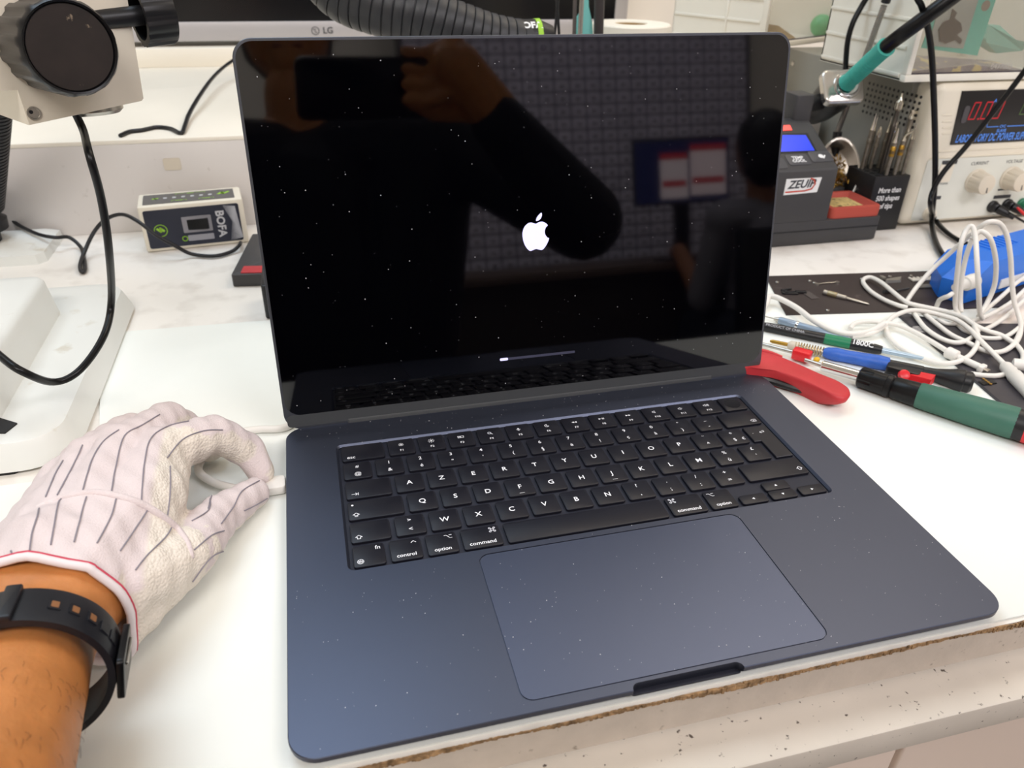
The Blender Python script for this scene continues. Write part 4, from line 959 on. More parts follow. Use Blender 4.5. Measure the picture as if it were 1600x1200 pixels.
# bracket, holder, iron
b0 = atY(1232, 188, 572); b1 = atY(1261, 145, 572)
mb = MB(O); mb.rbox((b0.x - 2, 560, 100), (b1.x + 4, 588, b1.z), 4, 2); mb.build('holder_bracket', GRYD, ss)
A0 = atY(1322, 131, 570); A1 = atY(1384, 74, 508); AX = (A1 - A0).normalized()
HMx = O @ frame(A0 - AX * 4, (AX.cross(Vector((0, .25, 1)))).normalized() * -1, None, AX)
mb = MB(HMx); Q = lambda i, z: [(a, b, z) for a, b in mb.rrect(-23, -19, 23, 19, 7, 5, i)]
mb.loops([Q(3, -11), Q(0, -9), Q(0, -2), Q(1, -.6), Q(2.5, 0)]); mb.build('chrome_plate', mat('satin_chrome', 'cfcbc4', .25, metal=.9), ss)
mb = MB(HMx); mb.lathe((3, 0, 0), (0, 0, 1), [(0, 15), (1.5, 14.5), (2, 12.5), (1, 11.5), (3.5, 11), (3.5, 9)], 28); mb.build('chrome_ring', CHROME, ss)
mb = MB(HMx); mb.lathe((0, 0, -8), (0, 0, -1), [(0, 20), (20, 19.5), (46, 17), (66, 12), (70, 8)], 24); mb.build('holder_sleeve', BLK, ss)
mb = MB(O); mb.cyl(Vector((b1.x - 2, 572, b1.z - 12)), A0 - AX * 40, 9); mb.build('holder_joint', BLK, ss)
si = thing('soldering_iron', 'soldering iron with teal grip and thick black cord resting in the chrome holder', 'soldering iron', A0)
mb = MB(off(si)); L = (A1 - A0).length
mb.lathe(A0 + AX * 1, AX, [(0, 8.6), (2, 9.8), (6, 8.6), (L * .6, 8.4), (L - 3, 9.0), (L, 9.4), (L + .5, 8.4)], 24); mb.build('grip', TEAL, si)
mb = MB(off(si))
for k in range(11):
    mb.lathe(A0 + AX * (14 + k * 4.2), AX, [(0, 8.5), (.4, 8.8), (1.0, 8.8), (1.4, 8.5)], 24, cap0=False, cap1=False)
mb.build('grip_ribs', TEAL, si)
mb = MB(off(si)); mb.lathe(A0 - AX * 60, AX, [(0, .8), (12, 2.2), (14, 3), (62, 3)], 12); mb.build('tip', STEEL, si)
mb = MB(off(si)); mb.tube([A1 - AX * 4, A1 + AX * 6, atY(1412, 52, 488), atY(1450, 24, 476), atY(1490, -6, 468), atY(1560, -60, 458), atY(1680, -160, 446), atY(1860, -270, 450)], 7.2, 14, 6); mb.build('cord_sleeve', BLKG, si)
sp0 = atY(1309, 206, 602); sp1 = atY(1384, 2, 560); sd = (sp1 - sp0).normalized(); sl = (sp1 - sp0).length
mb = MB(O); mb.cyl((sp0.x, sp0.y - 8, 26), sp0, 6, 5); mb.box((sp0.x - 8, 585, 1), (sp0.x + 8, 612, 28)); mb.build('spring_socket', BLK, ss)
mb = MB(O); prof = [(0, 3)]
k = 0.
while k < sl - 4:
    prof += [(k + .1, 2.5), (k + .9, 3.2), (k + 1.9, 3.2)]; k += 2.6
mb.lathe(sp0, sd, prof, 10); mb.build('cord_spring', mat('spring_steel', '9c9690', .35, metal=.8), ss, angle=80)
mb = MB(O); mb.cyl(sp1 - sd * 1, sp1 + sd * 14, 4.6); mb.build('spring_cap', BLK, ss)
# brass wool cup
wc = thing('tip_cleaner', 'chrome cup of brass wool beside the soldering station', 'tip cleaner', atY(1310, 268, 560))
wd = Vector((-.30, -.80, .52)).normalized()
mb = MB(); n = 26; 
mb.lathe(wd * 0, wd, [(0, 24), (1.2, 24.8), (1.6, 23.5), (1, 22.4), (-28, 22.4), (-29, 1)], 28, sx=.95, sy=1.6, cap0=False, cap1=False); 
mb.lathe(wd * 0, wd, [(.8, 24.6), (-30, 23.6), (-44, 18)], 28, sx=.95, sy=1.6, cap0=False, cap1=True); mb.build('cup', mat('cup_steel', 'c2bbb2', .25, metal=.75), wc)
mb = MB(); rn = random.Random(3); ux = wd.cross(Vector((0, 0, 1))).normalized(); uy = ux.cross(wd)
for k in range(46):
    a = rn.uniform(0, 6.28); r = rn.uniform(0, 18); P = [ux * (r * .8 * math.cos(a)) + uy * (r * 1.1 * math.sin(a)) - wd * rn.uniform(6, 20)]
    for j in range(6): P.append(P[-1] + Vector((rn.uniform(-7, 7), rn.uniform(-4, 4), rn.uniform(-7, 7))))
    P = [(p if ((p.dot(ux) / .8) ** 2 + (p.dot(uy) / 1.2) ** 2) < 20 ** 2 else p * .55) for p in P]
    mb.tube(P, .55, 4, 2)
mb.build('brass_wool', BRASS, wc, kind='stuff')
mb = MB(); mb.box((-14, -2, -wc.location.z / S), (14, 26, -18), 3); mb.build('stand', GRYD, wc)
# sponge tray
sg = thing('sponge_tray', 'red rubber tray with a yellow sponge on the soldering station base', 'sponge tray', (428, 520, 27))
REDT = mat('brick_red_rubber', 'b04a3c', .55)
mb = MB(); Q = lambda i, z: [(a, b, z) for a, b in mb.rrect(-31, -28, 31, 28, 6, 4, i)]
mb.loops([Q(0, 0), Q(-.6, 8), Q(0, 11), Q(2, 12), Q(4.5, 11.5), Q(9, 5), Q(10, 4.5)]); mb.build('tray', REDT, sg)
MB().rbox((-19, -17, 4.4), (19, 17, 8), 3, 1).build('sponge', mat('sponge_yellow', 'd3b878', .9, noise=.25, nscale=260, bump=1, bscale=600, dirt='6b5a38', dscale=150, dlo=.55, dhi=.65), sg)
# tip box with bits
tx = thing('tip_box', 'black box of soldering tips printed in white, beside the power supply', 'tip box', (461.5, 515.5, 0))
mb = MB(); mb.rbox((0, 0, .3), (45, 50, 62), 1.5, .6); mb.build('box', mat('box_black', '1c1c1e', .45), tx)
mb = MB()
for i in range(4):
    for j in range(5):
        mb.lathe((6.5 + i * 10.6, 6.5 + j * 9.2, 61.9), (0, 0, 1), [(0, 3.2), (.25, 3.2)], 10)
mb.build('bit_hole', mat('hole_black', '050505', .8), tx, kind='stuff')
for i, (t_, yy) in enumerate((('More than', 46.5), ('500 shapes', 37.5), ('of tips', 28.5))):
    text(t_, 8.2, Matrix.Translation((22, -.15, yy)) @ Matrix.Rotation(PI / 2, 4, 'X'), WHTI, tx, 'white_lettering', shear=.12, bold=.018, sx=.84)
bits = [(1307, 230, 0), (1367, 262, 0), (1353, 220, 0), (1371, 235, 1), (1380, 222, 1), (1335, 193, 2), (1402, 220, 1), (1396, 226, 2), (1429, 228, 1), (1432, 245, 0)]
spots = [(0, 3, 62, 0, 'with a needle point, farthest back at the left'), (1, 4, 58, 0, 'with a dull shaft in the back row'), (1, 3, 52, 1, 'with a slanted cone in the second row'), (1, 1, 92, 3, 'tallest of the set, dark with a slotted head'), (1, 0, 52, 4, 'with a gold collar at the front left corner'),
         (2, 3, 58, 0, 'dark and thin behind the gold collared ones'), (2, 0, 54, 5, 'with a gold collar and a hooked point'), (2, 2, 60, 1, 'with a round dark disc head'), (3, 1, 80, 6, 'with a large flat square head'), (3, 0, 56, 0, 'with a needle point at the right front corner'), (3, 3, 54, 2, 'short and dark at the right back')]
BITM = mat('bit_steel', '8d8578', .35, metal=.8, noise=.2, nscale=150); BITD = mat('bit_dark_steel', '57524c', .35, metal=.8)
for i, j, h, kd, lb in spots:
    x, y = 461.5 + 6.5 + i * 10.6, 515.5 + 6.5 + j * 9.2
    t = thing('soldering_tip', 'slim steel soldering tip ' + lb, 'soldering tip', (x, y, 62), 0, 'soldering tips in the black box')
    t.rotation_euler = (math.radians(-2), math.radians(2.5), 0)
    m = BITD if kd in (2, 3) else BITM
    MB().lathe((0, 0, -6), (0, 0, 1), [(0, 2.2), (h * .55, 2.3), (h * .56, 2.9), (h * .62, 2.9), (h * .63, 2.4), (h * .78, 2.4)], 12).build('shaft', m, t)
    mb = MB()
    z = -6 + h * .78
    if kd == 6: mb.box((-4, -2, z), (4, 2, z + 10), .8)
    elif kd == 5: mb.lathe((0, 0, z), (0, 0, 1), [(0, 2.6), (4, 1.6)], 10); mb.tube([(0, 0, z + 3), (2, 0, z + 7), (9, 0, z + 10)], 1.0, 6, 4)
    elif kd == 1: mb.lathe((0, 0, z), (0, 0, 1), [(0, 2.3), (3, 3.2), (11, 1.0)], 12)
    elif kd == 3: mb.lathe((0, 0, z), (0, 0, 1), [(0, 2.4), (2, 4), (9, 4), (12, 1.6), (18, 1)], 12)
    else: mb.lathe((0, 0, z), (0, 0, 1), [(0, 2.3), (3, 1.6), (h * .22 + 4, .35)], 10)
    mb.build('point', mat('bit_bright', 'cfc8b8', .2, metal=.9) if 'bit_bright' not in MATS else MATS['bit_bright'], t)
    if kd in (4, 5): MB().lathe((0, 0, -6 + h * .5), (0, 0, 1), [(0, 2.9), (10, 2.9), (11, 2.3)], 12).build('collar', BRASS, t)
# black cords in front of the supply
cable('hanging_cable', [atY(1420, -120, 610), atY(1380, -45, 604), atY(1357, -8, 600), atY(1345, 12, 600), atY(1333, 35, 598), atY(1325, 62, 596), atY(1322, 90, 594), atY(1321, 112, 594), atY(1318, 140, 598), atY(1312, 165, 604)], 2.9, BLKG, 'black cord arching down behind the teal soldering iron grip')
cable('hanging_cable', [atY(1330, -330, 470), atY(1395, -120, 474), atY(1430, -12, 478), atY(1440, 10, 480), atY(1450, 45, 484), atY(1456, 90, 488), atY(1459, 150, 492), atY(1461, 220, 495), atY(1461, 280, 495), atY(1458, 318, 490), at(1456, 345, 10), at(1460, 372, 4), at(1472, 397, 4), at(1492, 416, 4), at(1512, 428, 5)], 3.0, BLKG, 'black cord hanging straight down in front of the power supply bezel')
cable('hanging_cable', [atY(1800, -210, 450), atY(1690, -25, 462), atY(1625, 75, 470), atY(1600, 112, 476), atY(1560, 165, 480), atY(1512, 226, 484), atY(1475, 268, 486), atY(1457, 300, 484), atY(1454, 322, 480), at(1461, 342, 8), at(1478, 362, 4), at(1505, 379, 4), at(1545, 391, 4), at(1600, 404, 4)], 2.7, BLKG, 'black cord running diagonally across the power supply lettering')

# ------------------------------------------------------------------ mats, plate and small parts on the right
pm = thing('parts_mat', 'dark brown magnetic mat strewn with screws and small parts', 'mat', at(1300, 465, 1.2))
q = [at(x, y, 1.2) for x, y in ((1196, 433), (1228, 493), (1400, 488), (1560, 481), (1640, 470), (1660, 418), (1480, 424))]
mb = MB(off(pm)); mb.loops([[(p.x, p.y, 1.25) for p in q], [(p.x, p.y, 2.3) for p in q]]); mb.build('mat_sheet', mat('brown_black_rubber', '352c2b', .55, noise=.1, nscale=30, dirt='6a5f5c', dscale=60, dlo=.66, dhi=.85), pm)
dp = thing('tablet_back', 'dark grey flat plate with a rounded corner and camera hole under the white cables', 'tablet', at(1480, 560, 1.2))
q = [at(x, y, 1.2) for x, y in ((1403, 495), (1412, 492), (1430, 496), (1500, 508.5), (1600, 509), (1800, 505), (1900, 700), (1680, 738), (1567, 636))]
c0 = sum(q, Vector()) / len(q)
mb = MB(off(dp)); mb.loops([[(p.x, p.y, 1.3) for p in q], [(p.x, p.y, 3.0) for p in q], [tuple(p.lerp(c0, .006).xy) + (3.4,) for p in q]]); mb.build('plate', mat('graphite_plate', '37343a', .4, noise=.04, nscale=40), dp)
p = at(1437, 515, 3.5); mb = MB(off(dp)); mb.lathe((p.x, p.y, 3.3), (0, 0, 1), [(0, 6), (.8, 6), (1, 5), (.5, 4.2), (.5, 2.4), (1, 2.2)], 20); mb.build('camera_ring', mat('ring_grey', 'a8a6a8', .3, metal=.6), dp)
p = at(1542, 598, 3.5); mb = MB(off(dp)); mb.rbox((p.x - 6, p.y - 3, 3.2), (p.x + 7, p.y + 3, 4.2), 1.2, .3); mb.build('lens_flex', BLKG, dp)
for k in range(4):
    p = at(1537 + k * 3.6, 592 + k * 2.6, 4.2); mb = MB(off(dp)); mb.lathe((p.x, p.y, 4.1), (0, 0, 1), [(0, 1.2), (.4, 1.1)], 8); mb.build('gold_contact', BRASS, dp)
ws = thing('white_sheet', 'white paper sheet under the cables right of the blue adapter', 'paper', at(1590, 470, 2.4))
q = [at(x, y, 2.4) for x, y in ((1540, 496), (1520, 507), (1680, 506), (1660, 440), (1612, 448))]
mb = MB(off(ws)); mb.loops([[(p.x, p.y, 2.5) for p in q], [(p.x, p.y, 2.9) for p in q]]); mb.build('sheet', mat('paper_white', 'e6dcd4', .6), ws)
# tiny parts
def screw(x, y, label, r=1.7):
    t = thing('screw', label, 'screw', at(x, y, 2.3), 0, 'small screws on the brown mat')
    MB().lathe((0, 0, .05), (0, 0, 1), [(0, r), (1.1, r), (1.6, r * .6)], 12).build('head', STEEL, t)
    MB().lathe((0, 0, 1.55), (0, 0, 1), [(0, r * .4), (.15, r * .35)], 6).build('socket', BLK, t)
for x, y, l in ((1214, 442, 'tiny steel screw nearest the laptop lid on the brown mat, left end'), (1265, 440, 'tiny steel screw beside the wire clip on the brown mat'), (1272, 443, 'tiny steel screw right next to the wire clip end'), (1377, 433, 'tiny steel screw behind the silver bracket on the mat'),
                (1390, 433, 'tiny steel screw between silver bracket and connector strip'), (1346, 437, 'tiny steel screw at the tip of the small cable loop'), (1423, 432, 'tiny steel screw just left of the pale connector strip'), (1293, 486, 'tiny steel screw alone at the front edge of the brown mat'), (1424, 436, 'tiny steel screw in front of the pale connector strip end')): screw(x, y, l)
def small(name, label, cat, px, z, fn, m, rz=0.):
    t = thing(name, label, cat, at(px[0], px[1], 2.3), rz)
    mb = MB(); fn(mb); mb.build('body', m, t); return t
def bracket(mb): mb.rbox((-9, -4, .1), (6, 2, 1.6), 1.5, .4); mb.box((4, -1, .1), (14, 3, 2.2), .4); mb.lathe((-5, -1, .5), (0, 0, 1), [(0, 2.4), (2, 2.2)], 12); mb.cyl((-8, 4, 1), (2, 8, 1.2), 1)
small('metal_clip', 'black bracket with a round boss on the brown mat near the laptop', 'bracket', (1236, 458), 0, bracket, BLK, -.3)
small('thin_pad', 'thin grey rectangular pad on the brown mat beside the screwdriver bit', 'pad', (1266, 462), 0, lambda mb: mb.rbox((-4, -8, .05), (4, 8, .6), .6), mat('pad_grey', '4a4341', .6))
small('wire_clip', 'short wire clip with silver ends on the brown mat', 'clip', (1292, 444), 0, lambda mb: (mb.tube([(-11, 0, 1), (0, .6, 1), (11, 0, 1)], .6, 6, 4), mb.lathe((-11, 0, .1), (0, 0, 1), [(0, 2.2), (1.6, 2)], 10), mb.lathe((11, 0, .1), (0, 0, 1), [(0, 2.2), (1.6, 2)], 10)), STEEL)
small('silver_bracket', 'folded silver bracket on the brown mat behind the cable loop', 'bracket', (1394, 439), 0, lambda mb: (mb.hull8([(-11, -4, .1), (6, -5, .1), (12, 2, .1), (-6, 3, .1)], [(-10, -3, 3), (5, -4, 2), (10, 1, 3.5), (-5, 2, 2)]), mb.box((-9, 3, .1), (-5, 8, 3), .4)), mat('dull_silver', '8f8a80', .4, metal=.5))
def comb(mb):
    mb.box((-15, -4, .1), (15, 2, 1.6), .4)
    for k in range(7): mb.box((-15 + k * 4.4, 2, .1), (-12.6 + k * 4.4, 5, 1.4), .2)
small('connector_strip', 'pale toothed connector strip at the back edge of the brown mat', 'connector', (1445, 437), 0, comb, mat('pale_tin', 'd6cfc2', .4), -.1)
small('grey_strip', 'dark grey metal strip in front of the pale connector strip', 'strip', (1454, 449), 0, lambda mb: mb.rbox((-13, -3, .1), (13, 4, 1.8), 1.5, .4), mat('strip_grey', '7b766e', .4, metal=.4), -.15)
small('pivot_pin', 'dark pivot pin with silver shank lying left of the blue adapter', 'pin', (1400, 457), 0, lambda mb: (mb.lathe((-14, 0, 2), (1, .1, 0), [(0, 1.6), (11, 2), (12, 1)], 10), mb.cyl((0, 0, 1.6), (16, 3, 1.6), .9)), GRYD)
sb = thing('screwdriver_bit', 'steel screwdriver bit with stepped shaft lying on the brown mat', 'screwdriver bit', at(1320, 464, 2.3))
a, b = at(1286, 456, 4.6), at(1358, 475.5, 3.4); L = (b - a).length
mb = MB(off(sb)); mb.lathe(a, b - a, [(0, 1.8), (.6, 2.5), (L * .5, 2.3), (L * .52, 1.4), (L * .96, 1.1), (L, .5)], 12); mb.build('shaft', STEEL, sb)
mb = MB(off(sb)); mb.lathe(a.lerp(b, .1), b - a, [(0, 2.5), (.5, 2.8), (L * .2, 2.8), (L * .21, 2.4)], 12, cap0=False, cap1=False); mb.build('knurled_band', mat('knurl_gold', 'a99a7c', .4, metal=.8), sb)

# ------------------------------------------------------------------ hand tools on the right
def ax(t, p0, p1): return off(t), Vector(p0), (Vector(p1) - Vector(p0)).normalized(), (Vector(p1) - Vector(p0)).length
Z = 1.2
t1 = thing('precision_screwdriver', 'grey blue slim screwdriver lying behind the other pens', 'screwdriver', at(1270, 512, Z))
o_, p, d, L = ax(t1, at(1217, 500, Z + 3.2), at(1352, 538, Z + 2.4))
MB(o_).lathe(p, d, [(0, 2.8), (1, 3.2), (14, 3.2), (14.6, 2.9), (16, 2.9), (16.6, 3.2), (L * .68, 3.2), (L * .69, 2.7), (L * .74, 2.4), (L, .7)], 20).build('handle', mat('blue_grey_metal', '8b9cae', .35, metal=.2), t1)
MB(o_).lathe(p + d * 14.4, d, [(0, 3.2), (.3, 3.35), (1.8, 3.35), (2.2, 3.2)], 20).build('silver_ring', CHROME, t1)
MB(o_).cyl(p - d * 4, p, 1.4, 2.4).build('end_cap', STEEL, t1)
MB(o_).cyl(p - d * 40 + Vector((0, 0, -1)), p - d * 3.5, .5).build('blade', STEEL, t1)
t2 = thing('pen_tool', 'slim black pen tool with a green band and white lettering beside the grey blue screwdriver', 'tool', at(1290, 528, Z))
o_, p, d, L = ax(t2, at(1180, 507, Z + 4.2), at(1378, 547, Z + 4.2))
MB(o_).lathe(p, d, [(0, 2.4), (10, 3.8), (L * .56, 4.2), (L * .57, 4.0)], 20).build('black_end', BLK, t2)
MB(o_).lathe(p + d * L * .56, d, [(0, 4.4), (L * .2, 4.4)], 20).build('green_band', GREENB, t2)
MB(o_).lathe(p + d * L * .76, d, [(0, 4.3), (L * .2, 3.8), (L * .24, 3.2)], 20).build('black_tail', BLK, t2)
MB(o_).lathe(p + d * L, d, [(-2, 2.4), (16, 2.2), (40, 1.0)], 12).build('pale_shaft', mat('pale_blue_steel', 'a9bccb', .3, metal=.3), t2)
UPV = Vector((-.22, -.6, .77))
c_ = p + d * L * .77; text('1800C', 6.0, o_ @ frame(c_ + UPV * 4.6, d, None, UPV), WHTI, t2, 'white_lettering', bold=.02, ax='l')
c_ = p + d * L * .08; text('PRODUCT OF CHINA', 3.2, o_ @ frame(c_ + UPV * 4.2, d, None, UPV), mat('grey_print', 'a8a8ac', .6), t2, 'grey_lettering', bold=.015, ax='l')
t3 = thing('hot_tweezer', 'blue sleeved soldering handpiece with brass spring and flared black tail', 'soldering handpiece', at(1350, 562, Z))
o_, p, d, L = ax(t3, at(1286, 550, Z + 5), at(1388, 569, Z + 5.6))
MB(o_).lathe(p, d, [(0, 3), (3, 4.4), (L * .2, 5.4), (L * .35, 4.9), (L * .6, 5.2), (L * .85, 5.7), (L, 5.2), (L + .5, 4.2)], 24).build('blue_sleeve', BLUT, t3)
q0, q1 = at(1243, 541, Z + 4.6), p
sd = (q1 - q0).normalized(); sl = (q1 - q0).length
MB(o_).tube([q0 + sd * (sl * i / 100) + (Vector((0, 0, 1)) * math.cos(i * .63) + sd.cross(Vector((0, 0, 1))) * math.sin(i * .63)) * 3.4 for i in range(101)], .6, 6, 0).build('brass_spring', mat('pale_brass', 'b5a07a', .35, metal=.8), t3)
MB(o_).cyl(q0, q1, 1.8).build('core_tube', STEEL, t3)
MB(o_).lathe(q0, -sd, [(-2, 3.8), (4, 3.6), (6, 2.2)], 16).build('ceramic_collar', mat('ceramic', 'cfc6b4', .4), t3)
MB(o_).lathe(q0 - sd * 5, -sd, [(0, 1.6), (13, 1.5), (15, .8)], 12).build('brass_nozzle', BRASS, t3)
q0 = p + d * (L - 2); q1 = at(1480, 590, Z + 6); dd = (q1 - q0).normalized(); l2 = (q1 - q0).length
MB(o_).lathe(q0, dd, [(0, 4), (l2 * .1, 4), (l2 * .6, 4.6), (l2 * .61, 4.2), (l2 * .8, 4.8), (l2, 6.6), (l2 + 5, 8.2), (l2 + 10, 8.8), (l2 + 11, 8), (l2 + 15, 8.2), (l2 + 17, 6), (l2 + 17, 1)], 24).build('black_tail', BLK, t3)
t4 = thing('gas_soldering_iron', 'gas soldering iron with chrome barrel, red button and green handle', 'soldering iron', at(1420, 610, Z))
o_, p, d, L = ax(t4, at(1284, 571, Z + 7.4), at(1345, 588, Z + 7.8))
MB(o_).lathe(p, d, [(0, 3.4), (.6, 4.1), (L, 4.1)], 24).build('chrome_barrel', CHROME, t4)
q0 = at(1264, 564, Z + 7); MB(o_).cyl(q0 - d * 3, p, 1.5, 1.9).build('hot_tip_tube', STEEL, t4)
MB(o_).sphere(at(1276, 562, Z + 9), 2.4, sc=(1.1, .9, .9)).build('yellow_bead', mat('yellow_plastic', 'e0b21e', .4), t4)
q0 = at(1241, 551, Z + 6); MB(o_ @ frame(q0, d)).rbox((-1, -4.2, -4), (13, 4.2, 4), 1.5, .8).build('red_clip', REDB, t4)
MB(o_).cyl(at(1188, 537, Z + 3), at(1242, 551, Z + 6), 1.5).build('steel_tip_rod', STEEL, t4)
q0 = at(1342, 588, Z + 8.2); q1 = at(1395, 605, Z + 8.6); dd = (q1 - q0).normalized(); l2 = (q1 - q0).length; n = 48
u_ = Vector((0, 0, 1)); u_ = (u_ - dd * u_.dot(dd)).normalized(); v_ = dd.cross(u_)
rg = lambda t, r, a: [q0 + dd * t + (v_ * math.cos(2 * PI * k / n) + u_ * math.sin(2 * PI * k / n)) * (r - (a if (k // 2) % 4 == 0 else 0)) for k in range(n)]
MB(o_).loops([rg(0, 6, 0), rg(1, 7.6, 0), rg(1.6, 7.9, .8), rg(l2 * .4, 7.9, .8), rg(l2 * .42, 8.0, .3), rg(l2 * .8, 8.0, .3), rg(l2 * .82, 8.4, 0), rg(l2 - 1, 8.4, 0), rg(l2, 7.2, 0)]).build('knurled_collar', BLKG, t4)
q0 = q1; q1 = at(1434, 617, Z + 9.2); q2 = at(1588, 662, Z + 11)
MB(o_).lathe(q0, q1 - q0, [(0, 7.2), (1.5, 8), ((q1 - q0).length * .7, 8.6), ((q1 - q0).length + 3, 8.8)], 24).build('black_body', BLKG, t4)
dd = (q2 - q1).normalized(); l2 = (q2 - q1).length
MB(o_).lathe(q1, dd, [(0, 8.6), (.8, 9.2), (l2 * .6, 10.6), (l2 - 1, 11), (l2, 10.6)], 28).build('green_handle', GREENH, t4)
MB(o_).lathe(q2, dd, [(-1, 10.8), (6, 10.8)], 24).build('black_band', BLK, t4)
MB(o_).lathe(q2 + dd * 5.5, dd, [(0, 11), (20, 10.6), (26, 8)], 24).build('red_end_cap', REDB, t4)
a_, b_ = at(1384, 577, Z + 7), at(1436, 591, Z + 7)
MB(o_ @ frame(a_, b_ - a_)).rbox((0, -4.5, -4), ((b_ - a_).length, 5, 5), 2, 1).build('trigger_housing', BLK, t4)
q0 = at(1413, 583, Z + 12); MB(o_).lathe(q0 + Vector((0, 0, -2)), UPV, [(0, 4.2), (2.4, 3.8), (3, 2.6)], 18).build('red_button', REDB, t4)
q0 = at(1439, 588, Z + 10); MB(o_ @ frame(q0, dd)).loops([[(-7, -6, -5), (7, -6, -5), (8.5, 5, -5), (-5.5, 5, -5)], [(-6.5, -4.5, 1), (8, -6, 2.4), (8.5, 4, 2.4), (-5, 4.5, 1)]]).build('red_trigger', REDB, t4)
t5 = thing('pliers', 'pliers with one wide red grip and one black grip touching the laptop corner', 'pliers', at(1260, 590, Z))
o_ = off(t5)
def grip(mb, pts, zs):
    c = sum(pts, Vector()) / len(pts); P = spline(pts, 4, True)
    mb.loops([[tuple(q.lerp(c, k).xy) + (z,) for q in P] for k, z in zs])
pts = [at(x, y, 13) for x, y in ((1140, 548), (1192, 551), (1235, 566), (1280, 586), (1312, 599), (1326, 608), (1329, 616), (1321, 624), (1302, 621), (1275, 608), (1245, 595), (1205, 582), (1140, 572))]
mb = MB(o_); grip(mb, pts, ((.4, Z + .2), (.14, 6), (.02, 9.5), (0, 12), (.03, 14), (.10, 15), (.2, 15.2))); mb.build('red_grip', RED, t5, angle=60)
mb = MB(o_); mb.tube([at(1140, 588, 6), at(1192, 592, 6), at(1240, 606, 5.4), at(1275, 616, 5), at(1308, 628, 4.6)], 3.6, 10, 6, rad=lambda t: 1 - .45 * t); mb.build('black_grip', BLK, t5)
mb = MB(o_); mb.tube([at(1150, 547, 14), at(1192, 549, 14), at(1222, 558, 12)], 3, 8, 5, rad=lambda t: 1 - .6 * t); mb.build('grip_flange', RED, t5)
mb = MB(o_); mb.tube([at(1195, 560, 9), at(1160, 550, 8), Vector((150, 262, 6)), Vector((110, 270, 5))], 5, 8, 4); mb.build('steel_jaws', STEEL, t5)

# ------------------------------------------------------------------ blue adapter and the white cables
ad = thing('blue_adapter', 'bright blue plastic adapter box under the loops of white cable', 'adapter', at(1475, 467, 2.4))
a_ = at(1502, 474, 3); b_ = at(1640, 430, 3); AM = off(ad) @ frame(a_, b_ - a_)
ln = (b_ - a_).length + 40
mb = MB(AM)
h1 = 33
mb.loops([[(0, -1, 0), (ln, -1, 0), (ln, 42, 0), (14, 42, 0), (-6, 20, 0)], [(2, -2, h1 * .55), (ln, -2, h1 * .55), (ln, 44, h1 * .6), (14, 44, h1 * .6), (-9, 20, h1 * .6)], [(34, 2, h1), (ln, 2, h1), (ln, 42, h1), (26, 42, h1), (18, 20, h1)]]); mb.build('housing', BLUE, ad, angle=20)
mb = MB(AM)
for k in range(7): mb.box((62 + k * 7, 22, h1 - .5), (64.4 + k * 7, 42, h1 + 1.0), .4)
mb.build('grip_ribs', BLUE, ad)
mb = MB(AM); mb.box((50, -2.8, 5), (ln, -1.6, 14)); mb.build('white_label', WHTI, ad)
p0, p1 = at(1496, 448, 24), at(1526, 437, 27)
mb = MB(off(ad)); mb.lathe(p0, p1 - p0, [(-4, 3), (2, 4.4), (9, 5), (9.5, 6.5), (18, 6.8), (22, 6.4)], 18); mb.build('white_plug', WCAB, ad)
W4 = lambda *p: [at(1320 + a / 5.714, 330 + b / 5.714, z) for a, b, z in p]
W6 = lambda *p: [at(1340 + a / 6.154, 480 + b / 6.154, z) for a, b, z in p]
def cords(name, label, paths, r=2.0, m=WCAB):
    t = thing(name, label, 'cable', (0, 0, 0)) if False else thing(name, label, 'cable', paths[0][0])
    for P in paths:
        mb = MB(off(t)); mb.tube(P, r, 9, 7); mb.build('cord', m, t, angle=70)
    return t
ca = cords('adapter_cable', 'white cable of the blue adapter standing up in tall loops', [
    W4((820, 850, 6), (850, 790, 14), (920, 760, 22), (960, 735, 24)) ,
    W4((1230, 960, 8), (1205, 900, 16), (1195, 700, 40), (1180, 450, 62), (1165, 220, 78), (1135, 135, 84), (1080, 175, 80), (1035, 300, 70), (1010, 500, 50), (990, 700, 28), (990, 860, 10), (1040, 950, 6), (1150, 1010, 5)),
    W4((1040, 900, 8), (1032, 800, 16), (1040, 640, 32), (1065, 480, 48), (1110, 320, 64), (1180, 175, 78), (1255, 108, 86), (1330, 92, 88), (1400, 125, 84), (1450, 230, 74), (1478, 400, 58), (1490, 600, 38), (1512, 800, 20), (1560, 950, 9), (1572, 1060, 7), (1530, 1170, 6), (1440, 1240, 6)),
    W4((1130, 250, 74), (1200, 185, 80), (1260, 200, 80), (1310, 270, 74), (1345, 420, 58), (1348, 560, 42), (1330, 680, 28), (1270, 820, 14), (1200, 930, 8)),
    W4((545, 815, 6), (640, 680, 14), (780, 520, 28), (900, 410, 40), (1020, 300, 54), (1120, 215, 66), (1150, 205, 70))], 2.05)
cb_ = cords('white_cable', 'white cable with a small loop on the brown mat, its slim plug pointing right', [
    W4((560, 860, 6), (460, 835, 6), (340, 785, 5), (230, 715, 5), (168, 645, 5), (172, 605, 6), (235, 592, 7), (330, 640, 8), (440, 730, 9), (530, 800, 9), (600, 830, 9), (760, 865, 8), (920, 900, 8), (1060, 950, 9), (1150, 1010, 9), (1260, 1065, 8), (1390, 1105, 7), (1490, 1165, 6)) + W6((1530, 365, 6), (1585, 440, 6), (1590, 510, 6), (1560, 560, 6)),
    W6((-70, 210, 5), (-40, 165, 6), (40, 140, 7), (160, 140, 8), (270, 150, 8), (400, 175, 7), (540, 235, 7), (700, 325, 7), (800, 385, 7), (880, 435, 7))])
